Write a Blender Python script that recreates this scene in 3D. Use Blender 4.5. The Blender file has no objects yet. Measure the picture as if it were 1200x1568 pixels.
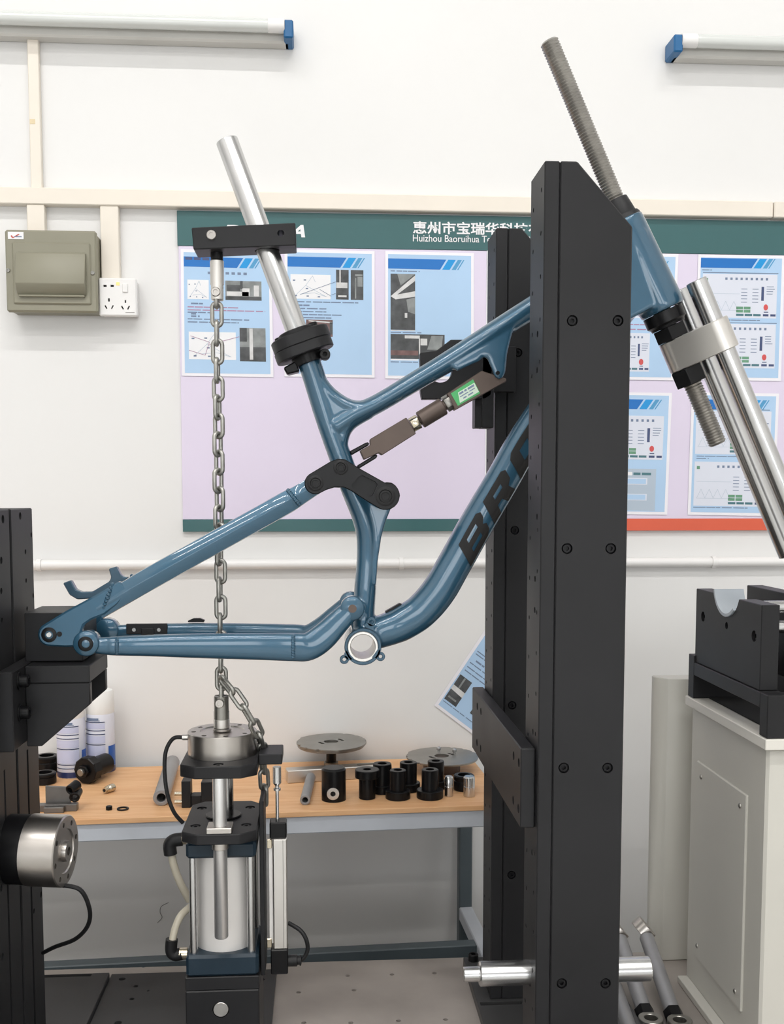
import bpy, bmesh, math, random
from mathutils import Vector, Matrix
random.seed(7)
scene = bpy.context.scene
C = scene.collection

# ------------------------------------------------------------------ camera
IMW, IMH = 1200.0, 1568.0
FPX = 1620.0                      # focal length in pixels of the 1200x1568 frame
CAMZ = 1.40
YAW = math.atan(110 / 1620.0)     # looks slightly right of the wall normal
PIT = math.atan(0.081)            # looks slightly down
PPX, PPY = 600.0, 755 + 1620 * 0.081   # principal point (shift lens)
cam_d = bpy.data.cameras.new('camera')
cam = bpy.data.objects.new('camera', cam_d)
C.objects.link(cam)
cam.location = (0, 0, CAMZ)
cam.rotation_euler = (math.pi / 2 - PIT, 0, -YAW)
cam_d.sensor_fit = 'VERTICAL'
cam_d.sensor_height = 36.0
cam_d.lens = FPX / IMH * 36.0
cam_d.shift_x = 0.0
cam_d.shift_y = (PPY - IMH / 2) / IMH
cam_d.clip_start = 0.05
scene.camera = cam

# ------------------------------------------------------------------ world, lights, exposure
world = bpy.data.worlds.new('world'); scene.world = world
world.use_nodes = True
world.node_tree.nodes['Background'].inputs[0].default_value = (0.9, 0.95, 1.0, 1)
world.node_tree.nodes['Background'].inputs[1].default_value = 0.3
scene.view_settings.view_transform = 'Standard'
scene.view_settings.look = 'None'
scene.view_settings.exposure = -0.26
scene.view_settings.gamma = 1.0
scene.view_settings.use_curve_mapping = False
CEIL = 5.50
# long ceiling tube rows running parallel to the back wall: y, watts per lamp
for ly, lw in [(-0.70, 50.0), (-3.0, 40.0), (-5.2, 40.0)]:
    for lx in (-1.9, -0.2, 1.5):
        ld = bpy.data.lights.new('ceiling_lamp_light', 'AREA')
        ld.shape = 'RECTANGLE'; ld.size = 1.5; ld.size_y = 0.06
        ld.energy = lw
        ld.color = (1.0, 0.98, 0.955)
        lo = bpy.data.objects.new('ceiling_lamp_light', ld); C.objects.link(lo)
        lo.location = (lx, ly, CEIL - 0.06)
# added frontal fill lamps, set at invented windows behind the camera
for wx in (-2.0, 0.1, 2.2):
    ld = bpy.data.lights.new('window_daylight', 'AREA')
    ld.shape = 'RECTANGLE'; ld.size = 1.7; ld.size_y = 1.7; ld.energy = 52.0; ld.color = (0.96, 0.98, 1.0)
    lo = bpy.data.objects.new('window_daylight', ld); C.objects.link(lo)
    lo.location = (wx, -7.40, 1.70); lo.rotation_euler = (math.radians(90), 0, 0)

# ------------------------------------------------------------------ projection helpers (turn measurements into real places)
_R = Vector((math.cos(YAW), -math.sin(YAW), 0))
_W = Vector((math.sin(YAW) * math.cos(PIT), math.cos(YAW) * math.cos(PIT), -math.sin(PIT)))
_U = _R.cross(_W)
def ray(px, py):
    return _R * ((px - PPX) / FPX) - _U * ((py - PPY) / FPX) + _W
def P(px, py, Y):
    d = ray(px, py); return Vector((0, 0, CAMZ)) + d * (Y / d.y)
def G(px, py, z):
    d = ray(px, py); return Vector((0, 0, CAMZ)) + d * ((z - CAMZ) / d.z)
def XP(px, py, X):
    d = ray(px, py); return Vector((0, 0, CAMZ)) + d * (X / d.x)

# ------------------------------------------------------------------ materials
def mat(name, col, rough=0.5, metal=0.0, coat=0.0, var=0.0, scale=8.0, bump=0.0, bscale=60.0,
        stretch=None, emit=0.0, trans=0.0, coat_rough=0.08, spec=0.5, rvar=0.0):
    m = bpy.data.materials.new(name); m.use_nodes = True
    nt = m.node_tree; b = nt.nodes['Principled BSDF']
    b.inputs['Base Color'].default_value = (*col, 1)
    b.inputs['Roughness'].default_value = rough
    b.inputs['Metallic'].default_value = metal
    b.inputs['Coat Weight'].default_value = coat
    b.inputs['Coat Roughness'].default_value = coat_rough
    b.inputs['Specular IOR Level'].default_value = spec
    b.inputs['Transmission Weight'].default_value = trans
    if emit:
        b.inputs['Emission Color'].default_value = (*col, 1)
        b.inputs['Emission Strength'].default_value = emit
    tc = nt.nodes.new('ShaderNodeTexCoord')
    mp = nt.nodes.new('ShaderNodeMapping')
    nt.links.new(tc.outputs['Object'], mp.inputs[0])
    if stretch: mp.inputs['Scale'].default_value = stretch
    nz = nt.nodes.new('ShaderNodeTexNoise'); nz.inputs['Scale'].default_value = scale
    nz.inputs['Detail'].default_value = 4
    nt.links.new(mp.outputs[0], nz.inputs['Vector'])
    if var > 0:
        cr = nt.nodes.new('ShaderNodeValToRGB')
        cr.color_ramp.elements[0].position = 0.3; cr.color_ramp.elements[1].position = 0.7
        cr.color_ramp.elements[0].color = (*[max(0, c * (1 - var)) for c in col], 1)
        cr.color_ramp.elements[1].color = (*[min(1, c * (1 + var)) for c in col], 1)
        nt.links.new(nz.outputs['Fac'], cr.inputs[0])
        nt.links.new(cr.outputs[0], b.inputs['Base Color'])
    if rvar > 0:
        mr = nt.nodes.new('ShaderNodeMapRange')
        mr.inputs[3].default_value = max(0.02, rough - rvar); mr.inputs[4].default_value = rough + rvar
        nt.links.new(nz.outputs['Fac'], mr.inputs[0]); nt.links.new(mr.outputs[0], b.inputs['Roughness'])
    if bump > 0:
        n2 = nt.nodes.new('ShaderNodeTexNoise'); n2.inputs['Scale'].default_value = bscale
        n2.inputs['Detail'].default_value = 3
        nt.links.new(mp.outputs[0], n2.inputs['Vector'])
        bp = nt.nodes.new('ShaderNodeBump'); bp.inputs['Strength'].default_value = bump
        bp.inputs['Distance'].default_value = 0.002
        nt.links.new(n2.outputs['Fac'], bp.inputs['Height']); nt.links.new(bp.outputs[0], b.inputs['Normal'])
    return m
def srgb(r, g, b):
    f = lambda c: (c / 255 / 12.92) if c / 255 <= 0.04045 else ((c / 255 + 0.055) / 1.055) ** 2.4
    return (f(r), f(g), f(b))

M = {}
M['wall'] = mat('wall_paint', (0.775, 0.77, 0.762), 0.55, var=0.012, scale=3, bump=0.03, bscale=90)
M['wall_far'] = mat('grey_wall_paint', (0.45, 0.46, 0.46), 0.6, var=0.03, scale=3)
M['ceiling'] = mat('ceiling_paint', (0.80, 0.80, 0.79), 0.8, var=0.02)
M['floor'] = mat('floor_epoxy', (0.52, 0.52, 0.50), 0.35, var=0.1, scale=2)
M['ivory'] = mat('ivory_plastic', srgb(232, 224, 212), 0.4, var=0.02)
M['pvc'] = mat('white_pvc', (0.82, 0.81, 0.80), 0.35, var=0.01)
M['black'] = mat('black_oxide_steel', (0.016, 0.016, 0.0175), 0.45, metal=0.0, var=0.18, scale=6, spec=0.25, rvar=0.08)
M['black_side'] = M['black']
M['black2'] = mat('black_anodised', (0.006, 0.006, 0.0068), 0.32, var=0.1, rvar=0.05, spec=0.22)
M['rubber'] = mat('black_rubber', (0.010, 0.010, 0.011), 0.5, var=0.1, spec=0.3)
M['hole'] = mat('hole_dark', (0.004, 0.004, 0.004), 0.8, var=0.1)  # near-black colour standing in for shade inside holes and hollows
M['paint'] = mat('blue_frame_paint', srgb(44, 85, 109), 0.36, metal=0.35, coat=1.0, var=0.03, scale=40, coat_rough=0.06)
M['paint_dark'] = mat('blue_mount_paint', srgb(46, 78, 98), 0.4, metal=0.3, coat=0.8, var=0.03)
M['decal'] = mat('decal_black', (0.020, 0.0195, 0.0195), 0.6, var=0.05, spec=0.25)
M['chrome'] = mat('ground_steel', (0.57, 0.57, 0.57), 0.24, metal=1.0, var=0.05, rvar=0.04, scale=30)
M['guide'] = mat('guide_rod_steel', (0.80, 0.80, 0.80), 0.34, metal=0.9, var=0.04)
M['steel'] = mat('turned_steel', (0.50, 0.47, 0.44), 0.30, metal=1.0, var=0.06, rvar=0.06, scale=20)
M['alu'] = mat('satin_aluminium', (0.66, 0.64, 0.61), 0.38, metal=1.0, var=0.05)
M['zinc'] = mat('zinc_chain', (0.36, 0.355, 0.33), 0.40, metal=0.9, var=0.18, scale=60, rvar=0.08)
M['thread'] = mat('threaded_steel', (0.40, 0.385, 0.36), 0.38, metal=0.95, var=0.12, scale=40)
M['brown'] = mat('browned_steel', srgb(92, 80, 74), 0.5, metal=0.45, var=0.12, scale=25, rvar=0.08)
M['gunmetal'] = mat('gunmetal_steel', srgb(150, 148, 143), 0.33, metal=0.9, var=0.1, scale=25)
M['dark_steel'] = mat('dark_bare_steel', srgb(112, 110, 108), 0.4, metal=0.7, var=0.15, scale=25)
M['grey_tube'] = mat('grey_pipe', srgb(150, 150, 152), 0.42, metal=0.4, var=0.08, scale=20)
M['navy'] = mat('navy_paint', srgb(30, 46, 58), 0.4, var=0.06, spec=0.3)
M['barrel'] = mat('barrel_aluminium', (0.80, 0.78, 0.76), 0.45, metal=0.45, var=0.05, scale=12)
M['olive'] = mat('olive_grey_enamel', srgb(140, 137, 120), 0.42, var=0.03)
M['olive_d'] = M['olive']
M['white_pl'] = mat('white_plastic', (0.82, 0.81, 0.80), 0.3, var=0.01)
M['orange_led'] = mat('neon_indicator', (1.0, 0.55, 0.2), 0.4, emit=0.6, var=0.02)
M['blue_cap'] = mat('blue_plastic', srgb(24, 96, 148), 0.4, var=0.05)
M['tube'] = mat('frosted_tube', (0.66, 0.68, 0.66), 0.25, coat=0.5, var=0.02)
M['batten'] = mat('batten_enamel', (0.62, 0.61, 0.58), 0.4, var=0.03)
M['lamp'] = mat('lamp_diffuser', (1.0, 0.98, 0.95), 0.5, emit=5.0, var=0.01)
M['green'] = mat('board_green', srgb(52, 96, 98), 0.35, var=0.03)
M['lilac'] = mat('board_lilac', srgb(220, 210, 230), 0.4, var=0.01)
M['white'] = mat('print_white', (0.82, 0.82, 0.84), 0.5, var=0.01)
M['orange'] = mat('board_orange', srgb(216, 92, 62), 0.4, var=0.03)
M['paper'] = mat('poster_paper', srgb(236, 234, 240), 0.45, var=0.01)
M['pblue'] = mat('poster_light_blue', srgb(172, 202, 232), 0.35, var=0.05, scale=5)
M['pband'] = mat('poster_blue_band', srgb(0, 108, 188), 0.45, var=0.02)
M['pband2'] = mat('poster_cyan_band', srgb(0, 145, 214), 0.35, var=0.02)
M['pband3'] = mat('poster_teal_band', srgb(76, 150, 196), 0.35, var=0.02)
M['ink'] = mat('poster_ink', srgb(112, 128, 156), 0.5, var=0.05)
M['inkred'] = mat('poster_red_line', srgb(170, 130, 160), 0.5, var=0.05)
M['pgrey'] = mat('screen_grey', srgb(216, 220, 232), 0.45, var=0.01)
M['pgrey2'] = mat('screen_field_grey', srgb(176, 190, 205), 0.45, var=0.02)
M['pgreen'] = mat('screen_green', srgb(100, 150, 120), 0.45, var=0.08, scale=60)
M['pgreen2'] = mat('screen_teal', srgb(70, 115, 125), 0.45, var=0.05)
M['pred'] = mat('screen_red', srgb(205, 80, 80), 0.45, var=0.05)
M['pnavy'] = mat('screen_navy', srgb(62, 76, 116), 0.45, var=0.05)
M['photo_d'] = mat('photo_dark', srgb(70, 72, 74), 0.4, var=0.45, scale=45)
M['photo_m'] = mat('photo_mid', srgb(130, 134, 134), 0.4, var=0.3, scale=40)
M['photo_l'] = mat('photo_light', srgb(205, 205, 205), 0.4, var=0.12, scale=50)
M['photo_r'] = mat('photo_brown', srgb(112, 84, 82), 0.4, var=0.35, scale=60)
M['stick_g'] = mat('sticker_green', srgb(70, 170, 100), 0.4, var=0.05)
M['stick_w'] = mat('sticker_white', srgb(205, 222, 205), 0.4, var=0.04)
M['frame_grey'] = mat('bench_frame_enamel', srgb(198, 203, 211), 0.45, var=0.06, scale=10)
M['bench_dark'] = mat('bench_rail_enamel', srgb(82, 92, 97), 0.45, var=0.05)  # bench frame enamel darkened, shade of the rail fronts put into its colour
M['machine'] = mat('machine_grey_enamel', srgb(200, 198, 190), 0.42, var=0.025, scale=5)
M['machine_l'] = mat('machine_slab_enamel', srgb(216, 213, 205), 0.42, var=0.02)
M['bed'] = mat('machine_bed_steel', srgb(158, 151, 145), 0.42, metal=0.25, var=0.16, scale=7, rvar=0.1)
M['dark_plate'] = mat('dark_base_plate', (0.045, 0.045, 0.046), 0.45, metal=0.2, var=0.12, scale=8)
M['saddle'] = mat('translucent_plastic', srgb(196, 204, 212), 0.35, trans=0.25, var=0.03)
M['hose'] = mat('pale_hose', srgb(205, 198, 180), 0.35, trans=0.2, var=0.04)
M['can'] = mat('can_white', srgb(225, 228, 240), 0.3, var=0.02)
M['can_cap'] = mat('can_cap_white', srgb(240, 240, 238), 0.35, var=0.01)
M['can_blue'] = mat('can_blue', srgb(40, 92, 175), 0.3, var=0.03)
M['can_navy'] = mat('can_navy', srgb(38, 52, 96), 0.3, var=0.03)
M['can_lilac'] = mat('can_panel', srgb(196, 200, 226), 0.3, var=0.02)
M['brass'] = mat('nickel_fitting', srgb(205, 195, 175), 0.25, metal=1.0, var=0.05)
# plywood with grain
def plywood():
    m = mat('plywood_top', srgb(226, 178, 130), 0.5)
    nt = m.node_tree; b = nt.nodes['Principled BSDF']
    tc = nt.nodes.new('ShaderNodeTexCoord'); mp = nt.nodes.new('ShaderNodeMapping')
    mp.inputs['Scale'].default_value = (3.0, 26.0, 26.0)
    nz = nt.nodes.new('ShaderNodeTexNoise'); nz.inputs['Scale'].default_value = 2.2; nz.inputs['Detail'].default_value = 6
    nz.inputs['Distortion'].default_value = 1.2
    cr = nt.nodes.new('ShaderNodeValToRGB')
    cr.color_ramp.elements[0].position = 0.32; cr.color_ramp.elements[0].color = (*srgb(226, 172, 122), 1)
    cr.color_ramp.elements[1].position = 0.62; cr.color_ramp.elements[1].color = (*srgb(238, 190, 142), 1)
    nt.links.new(tc.outputs['Object'], mp.inputs[0]); nt.links.new(mp.outputs[0], nz.inputs['Vector'])
    nt.links.new(nz.outputs['Fac'], cr.inputs[0]); nt.links.new(cr.outputs[0], b.inputs['Base Color'])
    return m
M['ply'] = plywood()

# ------------------------------------------------------------------ mesh helpers
def merge(dst, src):
    me = bpy.data.meshes.new('tmp'); src.to_mesh(me); src.free()
    dst.from_mesh(me); bpy.data.meshes.remove(me)
def bevelled(bm, w, seg=1, ang=25):
    if w > 0:
        bmesh.ops.recalc_face_normals(bm, faces=bm.faces)
        ed = [e for e in bm.edges if len(e.link_faces) == 2 and e.calc_face_angle(0) > math.radians(ang)]
        bmesh.ops.bevel(bm, geom=ed, offset=w, segments=seg, affect='EDGES', clamp_overlap=True)
def NB(): return bmesh.new()
def add_box(bm, x0, x1, y0, y1, z0, z1, bev=0.0015):
    t = NB()
    v = [t.verts.new((x, y, z)) for x in (x0, x1) for y in (y0, y1) for z in (z0, z1)]
    for f in ((0, 1, 3, 2), (4, 6, 7, 5), (0, 4, 5, 1), (2, 3, 7, 6), (0, 2, 6, 4), (1, 5, 7, 3)):
        t.faces.new([v[i] for i in f])
    bmesh.ops.recalc_face_normals(t, faces=t.faces)
    bevelled(t, bev); merge(bm, t); return bm
def add_poly(bm, pts, vec, bev=0.0):
    """polygon of world points extruded by vec"""
    t = NB(); vec = Vector(vec)
    a = [t.verts.new(p) for p in pts]; b = [t.verts.new(Vector(p) + vec) for p in pts]
    t.faces.new(a); t.faces.new(b[::-1])
    n = len(pts)
    for i in range(n): t.faces.new((a[i], b[i], b[(i + 1) % n], a[(i + 1) % n]))
    bmesh.ops.recalc_face_normals(t, faces=t.faces)
    bevelled(t, bev); merge(bm, t); return bm
def add_prism(bm, poly, Y0, Y1, bev=0.0):
    return add_poly(bm, [P(x, y, Y0) for x, y in poly], (0, Y1 - Y0, 0), bev)
def frame_of(ax):
    ax = Vector(ax).normalized()
    r = Vector((0, 0, 1)) if abs(ax.z) < 0.9 else Vector((1, 0, 0))
    u = ax.cross(r).normalized(); v = ax.cross(u).normalized(); return ax, u, v
def add_lathe(bm, p0, ax, prof, seg=24, close=False):
    """prof: list of (distance along axis, radius)"""
    p0 = Vector(p0); ax, u, v = frame_of(ax)
    t = NB(); rings = []
    for d, r in prof:
        if r < 1e-7: rings.append([t.verts.new(p0 + ax * d)])
        else: rings.append([t.verts.new(p0 + ax * d + (u * math.cos(2 * math.pi * i / seg) + v * math.sin(2 * math.pi * i / seg)) * r) for i in range(seg)])
    prs = list(zip(rings, rings[1:]))
    if close: prs.append((rings[-1], rings[0]))
    for a, b in prs:
        for i in range(seg):
            j = (i + 1) % seg
            q = [a[i % len(a)], a[j % len(a)], b[j % len(b)], b[i % len(b)]]
            qq = []
            for w in q:
                if w not in qq: qq.append(w)
            if len(qq) >= 3:
                try: t.faces.new(qq)
                except ValueError: pass
    bmesh.ops.recalc_face_normals(t, faces=t.faces)
    merge(bm, t); return bm
def add_cyl(bm, p0, p1, r, r1=None, seg=24, bev=0.0):
    p0 = Vector(p0); p1 = Vector(p1); L = (p1 - p0).length; r1 = r if r1 is None else r1
    b = min(bev, L / 3, r / 2)
    prof = [(0, 0), (0, r - b), (b, r), (L - b, r1), (L, r1 - b), (L, 0)] if b > 0 else [(0, 0), (0, r), (L, r1), (L, 0)]
    return add_lathe(bm, p0, p1 - p0, prof, seg)
def add_ring(bm, p0, p1, ro, ri, seg=32, b=0.0008):
    p0 = Vector(p0); p1 = Vector(p1); L = (p1 - p0).length
    return add_lathe(bm, p0, p1 - p0, [(b, ro), (L - b, ro), (L, ro - b), (L, ri + b), (L - b, ri), (b, ri), (0, ri + b), (0, ro - b)], seg, close=True)
def spline(pts, n=8):
    """catmull-rom through tuples of any length"""
    out = []; N = len(pts)
    for i in range(N - 1):
        p0 = pts[max(i - 1, 0)]; p1 = pts[i]; p2 = pts[i + 1]; p3 = pts[min(i + 2, N - 1)]
        for k in range(n):
            t = k / n
            out.append(tuple(0.5 * (2 * b + (c - a) * t + (2 * a - 5 * b + 4 * c - d) * t * t + (3 * b - a - 3 * c + d) * t ** 3)
                             for a, b, c, d in zip(p0, p1, p2, p3)))
    out.append(tuple(pts[-1])); return out
def add_sweep(bm, pts, rad, section, up=Vector((0, 1, 0))):
    """pts: world points, rad: (a, b) half sizes; section: list of (a, b) unit coords; b along `up`"""
    t = NB(); rings = []; n = len(pts)
    for i, p in enumerate(pts):
        tg = (Vector(pts[min(i + 1, n - 1)]) - Vector(pts[max(i - 1, 0)])).normalized()
        s = up.cross(tg).normalized(); w = tg.cross(s).normalized()
        a, b = rad[i]
        rings.append([t.verts.new(Vector(p) + s * (ca * a) + w * (cb * b)) for ca, cb in section])
    m = len(section)
    for r0, r1 in zip(rings, rings[1:]):
        for i in range(m): t.faces.new((r0[i], r0[(i + 1) % m], r1[(i + 1) % m], r1[i]))
    t.faces.new(rings[0]); t.faces.new(rings[-1][::-1])
    bmesh.ops.recalc_face_normals(t, faces=t.faces)
    merge(bm, t); return bm
def circ(n=20, p=2.0):
    out = []
    for i in range(n):
        c, s = math.cos(2 * math.pi * i / n), math.sin(2 * math.pi * i / n)
        out.append((math.copysign(abs(c) ** (2 / p), c), math.copysign(abs(s) ** (2 / p), s)))
    return out
def add_tube(bm, pts, r, seg=10, n=8):
    pp = [Vector(q) for q in spline([tuple(p) for p in pts], n)]
    t = NB(); rings = []
    nrm = None
    for i, p in enumerate(pp):
        tg = (pp[min(i + 1, len(pp) - 1)] - pp[max(i - 1, 0)]).normalized()
        if nrm is None: _, nrm, _ = frame_of(tg)
        nrm = (nrm - tg * nrm.dot(tg)).normalized(); b = tg.cross(nrm)
        rings.append([t.verts.new(p + (nrm * math.cos(2 * math.pi * k / seg) + b * math.sin(2 * math.pi * k / seg)) * r) for k in range(seg)])
    for a, b in zip(rings, rings[1:]):
        for k in range(seg): t.faces.new((a[k], a[(k + 1) % seg], b[(k + 1) % seg], b[k]))
    t.faces.new(rings[0][::-1]); t.faces.new(rings[-1])
    bmesh.ops.recalc_face_normals(t, faces=t.faces)
    merge(bm, t); return bm
def add_hex(bm, p0, p1, r, seg=6, bev=0.0006, rot=0.0):
    p0 = Vector(p0); p1 = Vector(p1); ax, u, v = frame_of(p1 - p0)
    pts = [p0 + (u * math.cos(2 * math.pi * i / seg + rot) + v * math.sin(2 * math.pi * i / seg + rot)) * r for i in range(seg)]
    return add_poly(bm, pts, p1 - p0, bev)

def to_obj(name, bm_or_me, material, parent=None, smooth=35):
    if isinstance(bm_or_me, bmesh.types.BMesh):
        me = bpy.data.meshes.new(name); bm_or_me.to_mesh(me); bm_or_me.free()
    else: me = bm_or_me
    o = bpy.data.objects.new(name, me); C.objects.link(o)
    if parent is not None:
        o.parent = parent
        off = parent.location.copy(); q = parent.parent
        while q is not None: off += q.location; q = q.parent
        me.transform(Matrix.Translation(-off))
    if material is not None and not me.materials: me.materials.append(material if not isinstance(material, str) else M[material])
    if smooth and len(me.polygons):
        me.polygons.foreach_set('use_smooth', [True] * len(me.polygons))
        me.set_sharp_from_angle(angle=math.radians(smooth))
    return o
def obj(name, bm, material, parent=None, smooth=35, label=None):
    o = to_obj(name, bm, material, parent, smooth)
    if label: o['label'] = label
    return o
def tag(o, label, cat, group=None):
    o['label'] = label; o['category'] = cat
    if group: o['group'] = group
    if o.type == 'MESH':                       # origin to base centre of the thing
        vs = [v.co for v in o.data.vertices]
        c = Vector((sum(v.x for v in vs) / len(vs), sum(v.y for v in vs) / len(vs), min(v.z for v in vs)))
        o.data.transform(Matrix.Translation(-c)); o.location = c
    return o
def thing(name, label, cat, loc, group=None):
    o = bpy.data.objects.new(name, None); C.objects.link(o)
    o.location = loc; o.empty_display_size = 0.05
    o['label'] = label; o['category'] = cat
    if group: o['group'] = group
    return o
def struct(name, bm, m, parent=None):
    o = to_obj(name, bm, m, parent)
    if parent is None: o['kind'] = 'structure'
    return o
def boolean(bm, cutter, keep_smooth=True):
    """difference of two bmeshes, returns a new bmesh"""
    a = bpy.data.meshes.new('a'); bm.to_mesh(a); bm.free()
    b = bpy.data.meshes.new('b'); cutter.to_mesh(b); cutter.free()
    oa = bpy.data.objects.new('a', a); ob = bpy.data.objects.new('b', b)
    C.objects.link(oa); C.objects.link(ob)
    md = oa.modifiers.new('b', 'BOOLEAN'); md.operation = 'DIFFERENCE'; md.object = ob; md.solver = 'EXACT'
    md.use_self = True
    dg = bpy.context.evaluated_depsgraph_get()
    me = bpy.data.meshes.new_from_object(oa.evaluated_get(dg))
    r = NB(); r.from_mesh(me)
    for o in (oa, ob): bpy.data.objects.remove(o)
    for q in (a, b, me): bpy.data.meshes.remove(q)
    return r
def remeshed(bm, voxel, smooth_it=6, factor=0.5):
    a = bpy.data.meshes.new('a'); bm.to_mesh(a); bm.free()
    oa = bpy.data.objects.new('a', a); C.objects.link(oa)
    md = oa.modifiers.new('r', 'REMESH'); md.mode = 'VOXEL'; md.voxel_size = voxel
    ms = oa.modifiers.new('s', 'SMOOTH'); ms.factor = factor; ms.iterations = smooth_it
    dg = bpy.context.evaluated_depsgraph_get()
    me = bpy.data.meshes.new_from_object(oa.evaluated_get(dg))
    r = NB(); r.from_mesh(me)
    bpy.data.objects.remove(oa); bpy.data.meshes.remove(a); bpy.data.meshes.remove(me)
    return r
def add_bolt(bm, p, n, r, h, socket=0.5):
    """socket head screw: base centre p, outward normal n"""
    c = r * 0.12; d = h * 0.6
    return add_lathe(bm, p, n, [(0, 0), (0, r), (h - c, r), (h, r - c), (h, r * socket), (h - d, r * socket), (h - d, 0)], 20)
def text_mesh(body, size, shear=0.0, offset=0.0, extrude=0.0):
    cu = bpy.data.curves.new('t', 'FONT'); cu.body = body; cu.size = size; cu.shear = shear
    cu.offset = offset; cu.extrude = extrude; cu.resolution_u = 3
    o = bpy.data.objects.new('t', cu); C.objects.link(o)
    dg = bpy.context.evaluated_depsgraph_get()
    me = bpy.data.meshes.new_from_object(o.evaluated_get(dg))
    bpy.data.objects.remove(o); bpy.data.curves.remove(cu)
    return me
def place_text(name, body, px, py, px1, hpx, Y, material, parent, shear=0.0, offset=0.0):
    """text with its lower left at (px,py), stretched to reach px1, letter height hpx"""
    me = text_mesh(body, 1.0, shear, offset)
    xs = [v.co.x for v in me.vertices]; ys = [v.co.y for v in me.vertices]
    if not xs: return None
    a = P(px, py, Y); b = P(px1, py, Y); c = P(px, py - hpx, Y)
    sx = (b - a).length / (max(xs) - min(xs)); sz = (c - a).length / (max(ys) - min(ys))
    for v in me.vertices:
        v.co = Vector((a.x + (v.co.x - min(xs)) * sx, a.y, a.z + (v.co.y - min(ys)) * sz))
    return obj(name, me, material, parent, smooth=0)

# ------------------------------------------------------------------ the room
YW = 2.36
RX0, RX1, RY0 = -3.2, 3.4, -7.5
struct('wall_back', add_box(NB(), RX0, RX1, YW, YW + 0.12, 0, CEIL, 0), 'wall')
struct('wall_left', add_box(NB(), RX0 - 0.12, RX0, RY0, YW, 0, CEIL, 0), 'wall')
struct('wall_right', add_box(NB(), RX1, RX1 + 0.12, RY0, YW, 0, CEIL, 0), 'wall')
struct('wall_front', add_box(NB(), RX0, RX1, RY0 - 0.12, RY0, 0, CEIL, 0), 'wall_far')
for wi, wx in enumerate((-2.0, 0.1, 2.2)):  # made-up window frames around the added fill lamps
    b = NB()
    for x0, x1, z0, z1 in ((-.93, -.85, .77, 2.63), (.85, .93, .77, 2.63), (-.85, .85, .77, .85), (-.85, .85, 2.55, 2.63)):
        add_box(b, wx + x0, wx + x1, RY0, RY0 + .05, z0, z1, .003)
    struct('window_%d' % (wi + 1), b, 'white_pl')
struct('floor', add_box(NB(), RX0, RX1, RY0, YW, -0.1, 0, 0), 'floor')
struct('ceiling', add_box(NB(), RX0, RX1, RY0, YW, CEIL, CEIL + 0.1, 0), 'ceiling')

# ---- conduits and trunking on the wall
def wall_box(name, x0, y0, x1, y1, depth, m, label=None, cat=None, bev=0.002, py=None, parent=None):
    Yf = YW - depth
    a = P(x0, y0 if py is None else py, Yf); b = P(x1, y1 if py is None else py, Yf)
    bm = add_box(NB(), a.x, b.x, Yf, YW, P((x0 + x1) / 2, y1, Yf).z, P((x0 + x1) / 2, y0, Yf).z, bev)
    o = obj(name, bm, m, parent)
    if cat: tag(o, label, cat)
    return o
z1 = (P(0, 283.5, YW - 0.025).z + P(1200, 310.5, YW - 0.025).z) / 2
z0 = (P(0, 309.5, YW - 0.025).z + P(1200, 335, YW - 0.025).z) / 2
xs = P(1184.5, 320, YW - 0.025).x
tag(obj('cable_trunking', add_box(NB(), -1.9, xs - 0.0012, YW - 0.025, YW, z0, z1, 0.002), 'ivory'),
    'long ivory cable trunking running along the wall above the green notice board', 'trunking')
tag(obj('cable_trunking', add_box(NB(), xs + 0.0012, 2.4, YW - 0.025, YW, z0, z1, 0.002), 'ivory'),
    'short end of ivory trunking past the seam at the right picture edge', 'trunking')
TZ0, TZ1 = z0, z1
# vertical ducts
def vduct(name, xa, xb, ytop, zbot, label, dep=0.016, py=None):
    Yf = YW - dep
    a = P(xa, ytop if py is None else py, Yf); b = P(xb, ytop if py is None else py, Yf)
    ztop = P((xa + xb) / 2, ytop, Yf).z
    o = obj(name, add_box(NB(), a.x, b.x, Yf, YW, min(zbot, ztop), max(zbot, ztop), 0.0015), 'ivory')
    return tag(o, label, 'conduit')
o = vduct('cable_duct', 44, 61, 42, TZ1, 'narrow vertical ivory duct rising from the trunking to the tube light', py=170)
# small stain of old tape on it
s = P(50, 186, YW - 0.0165)
b = NB(); add_box(b, s.x - 0.006, s.x + 0.005, YW - 0.0168, YW - 0.0158, s.z - 0.005, s.z + 0.005, 0)
obj('tape_mark', b, mat('old_tape', srgb(222, 205, 170), 0.6, var=0.1), o)
vduct('cable_duct', 41, 68, 360, TZ0, 'short ivory duct between the trunking and the olive distribution box', 0.022, 330)
vduct('cable_duct', 154, 182, 432, TZ0, 'ivory duct coming down from the trunking onto the white wall socket', 0.022, 370)
# white pipe below the notice board
zc = (P(60, 865, YW - 0.012).z + P(1100, 861, YW - 0.012).z) / 2
t = thing('wall_pipe', 'thin white horizontal pipe clipped along the wall under the notice board', 'pipe', (0, YW - 0.0112, zc))
obj('pipe', add_cyl(NB(), (-1.9, YW - 0.0113, zc), (2.4, YW - 0.0113, zc), 0.011, seg=24), 'pvc', t)
for cx in (60, 614, 1092):
    c = P(cx, 865, YW - 0.012).x
    b = NB(); add_ring(b, (c - 0.005, YW - 0.0113, zc), (c + 0.005, YW - 0.0113, zc), 0.0135, 0.0108, 24, 0.0005)
    obj('pipe_clip', b, 'white_pl', t)

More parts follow.
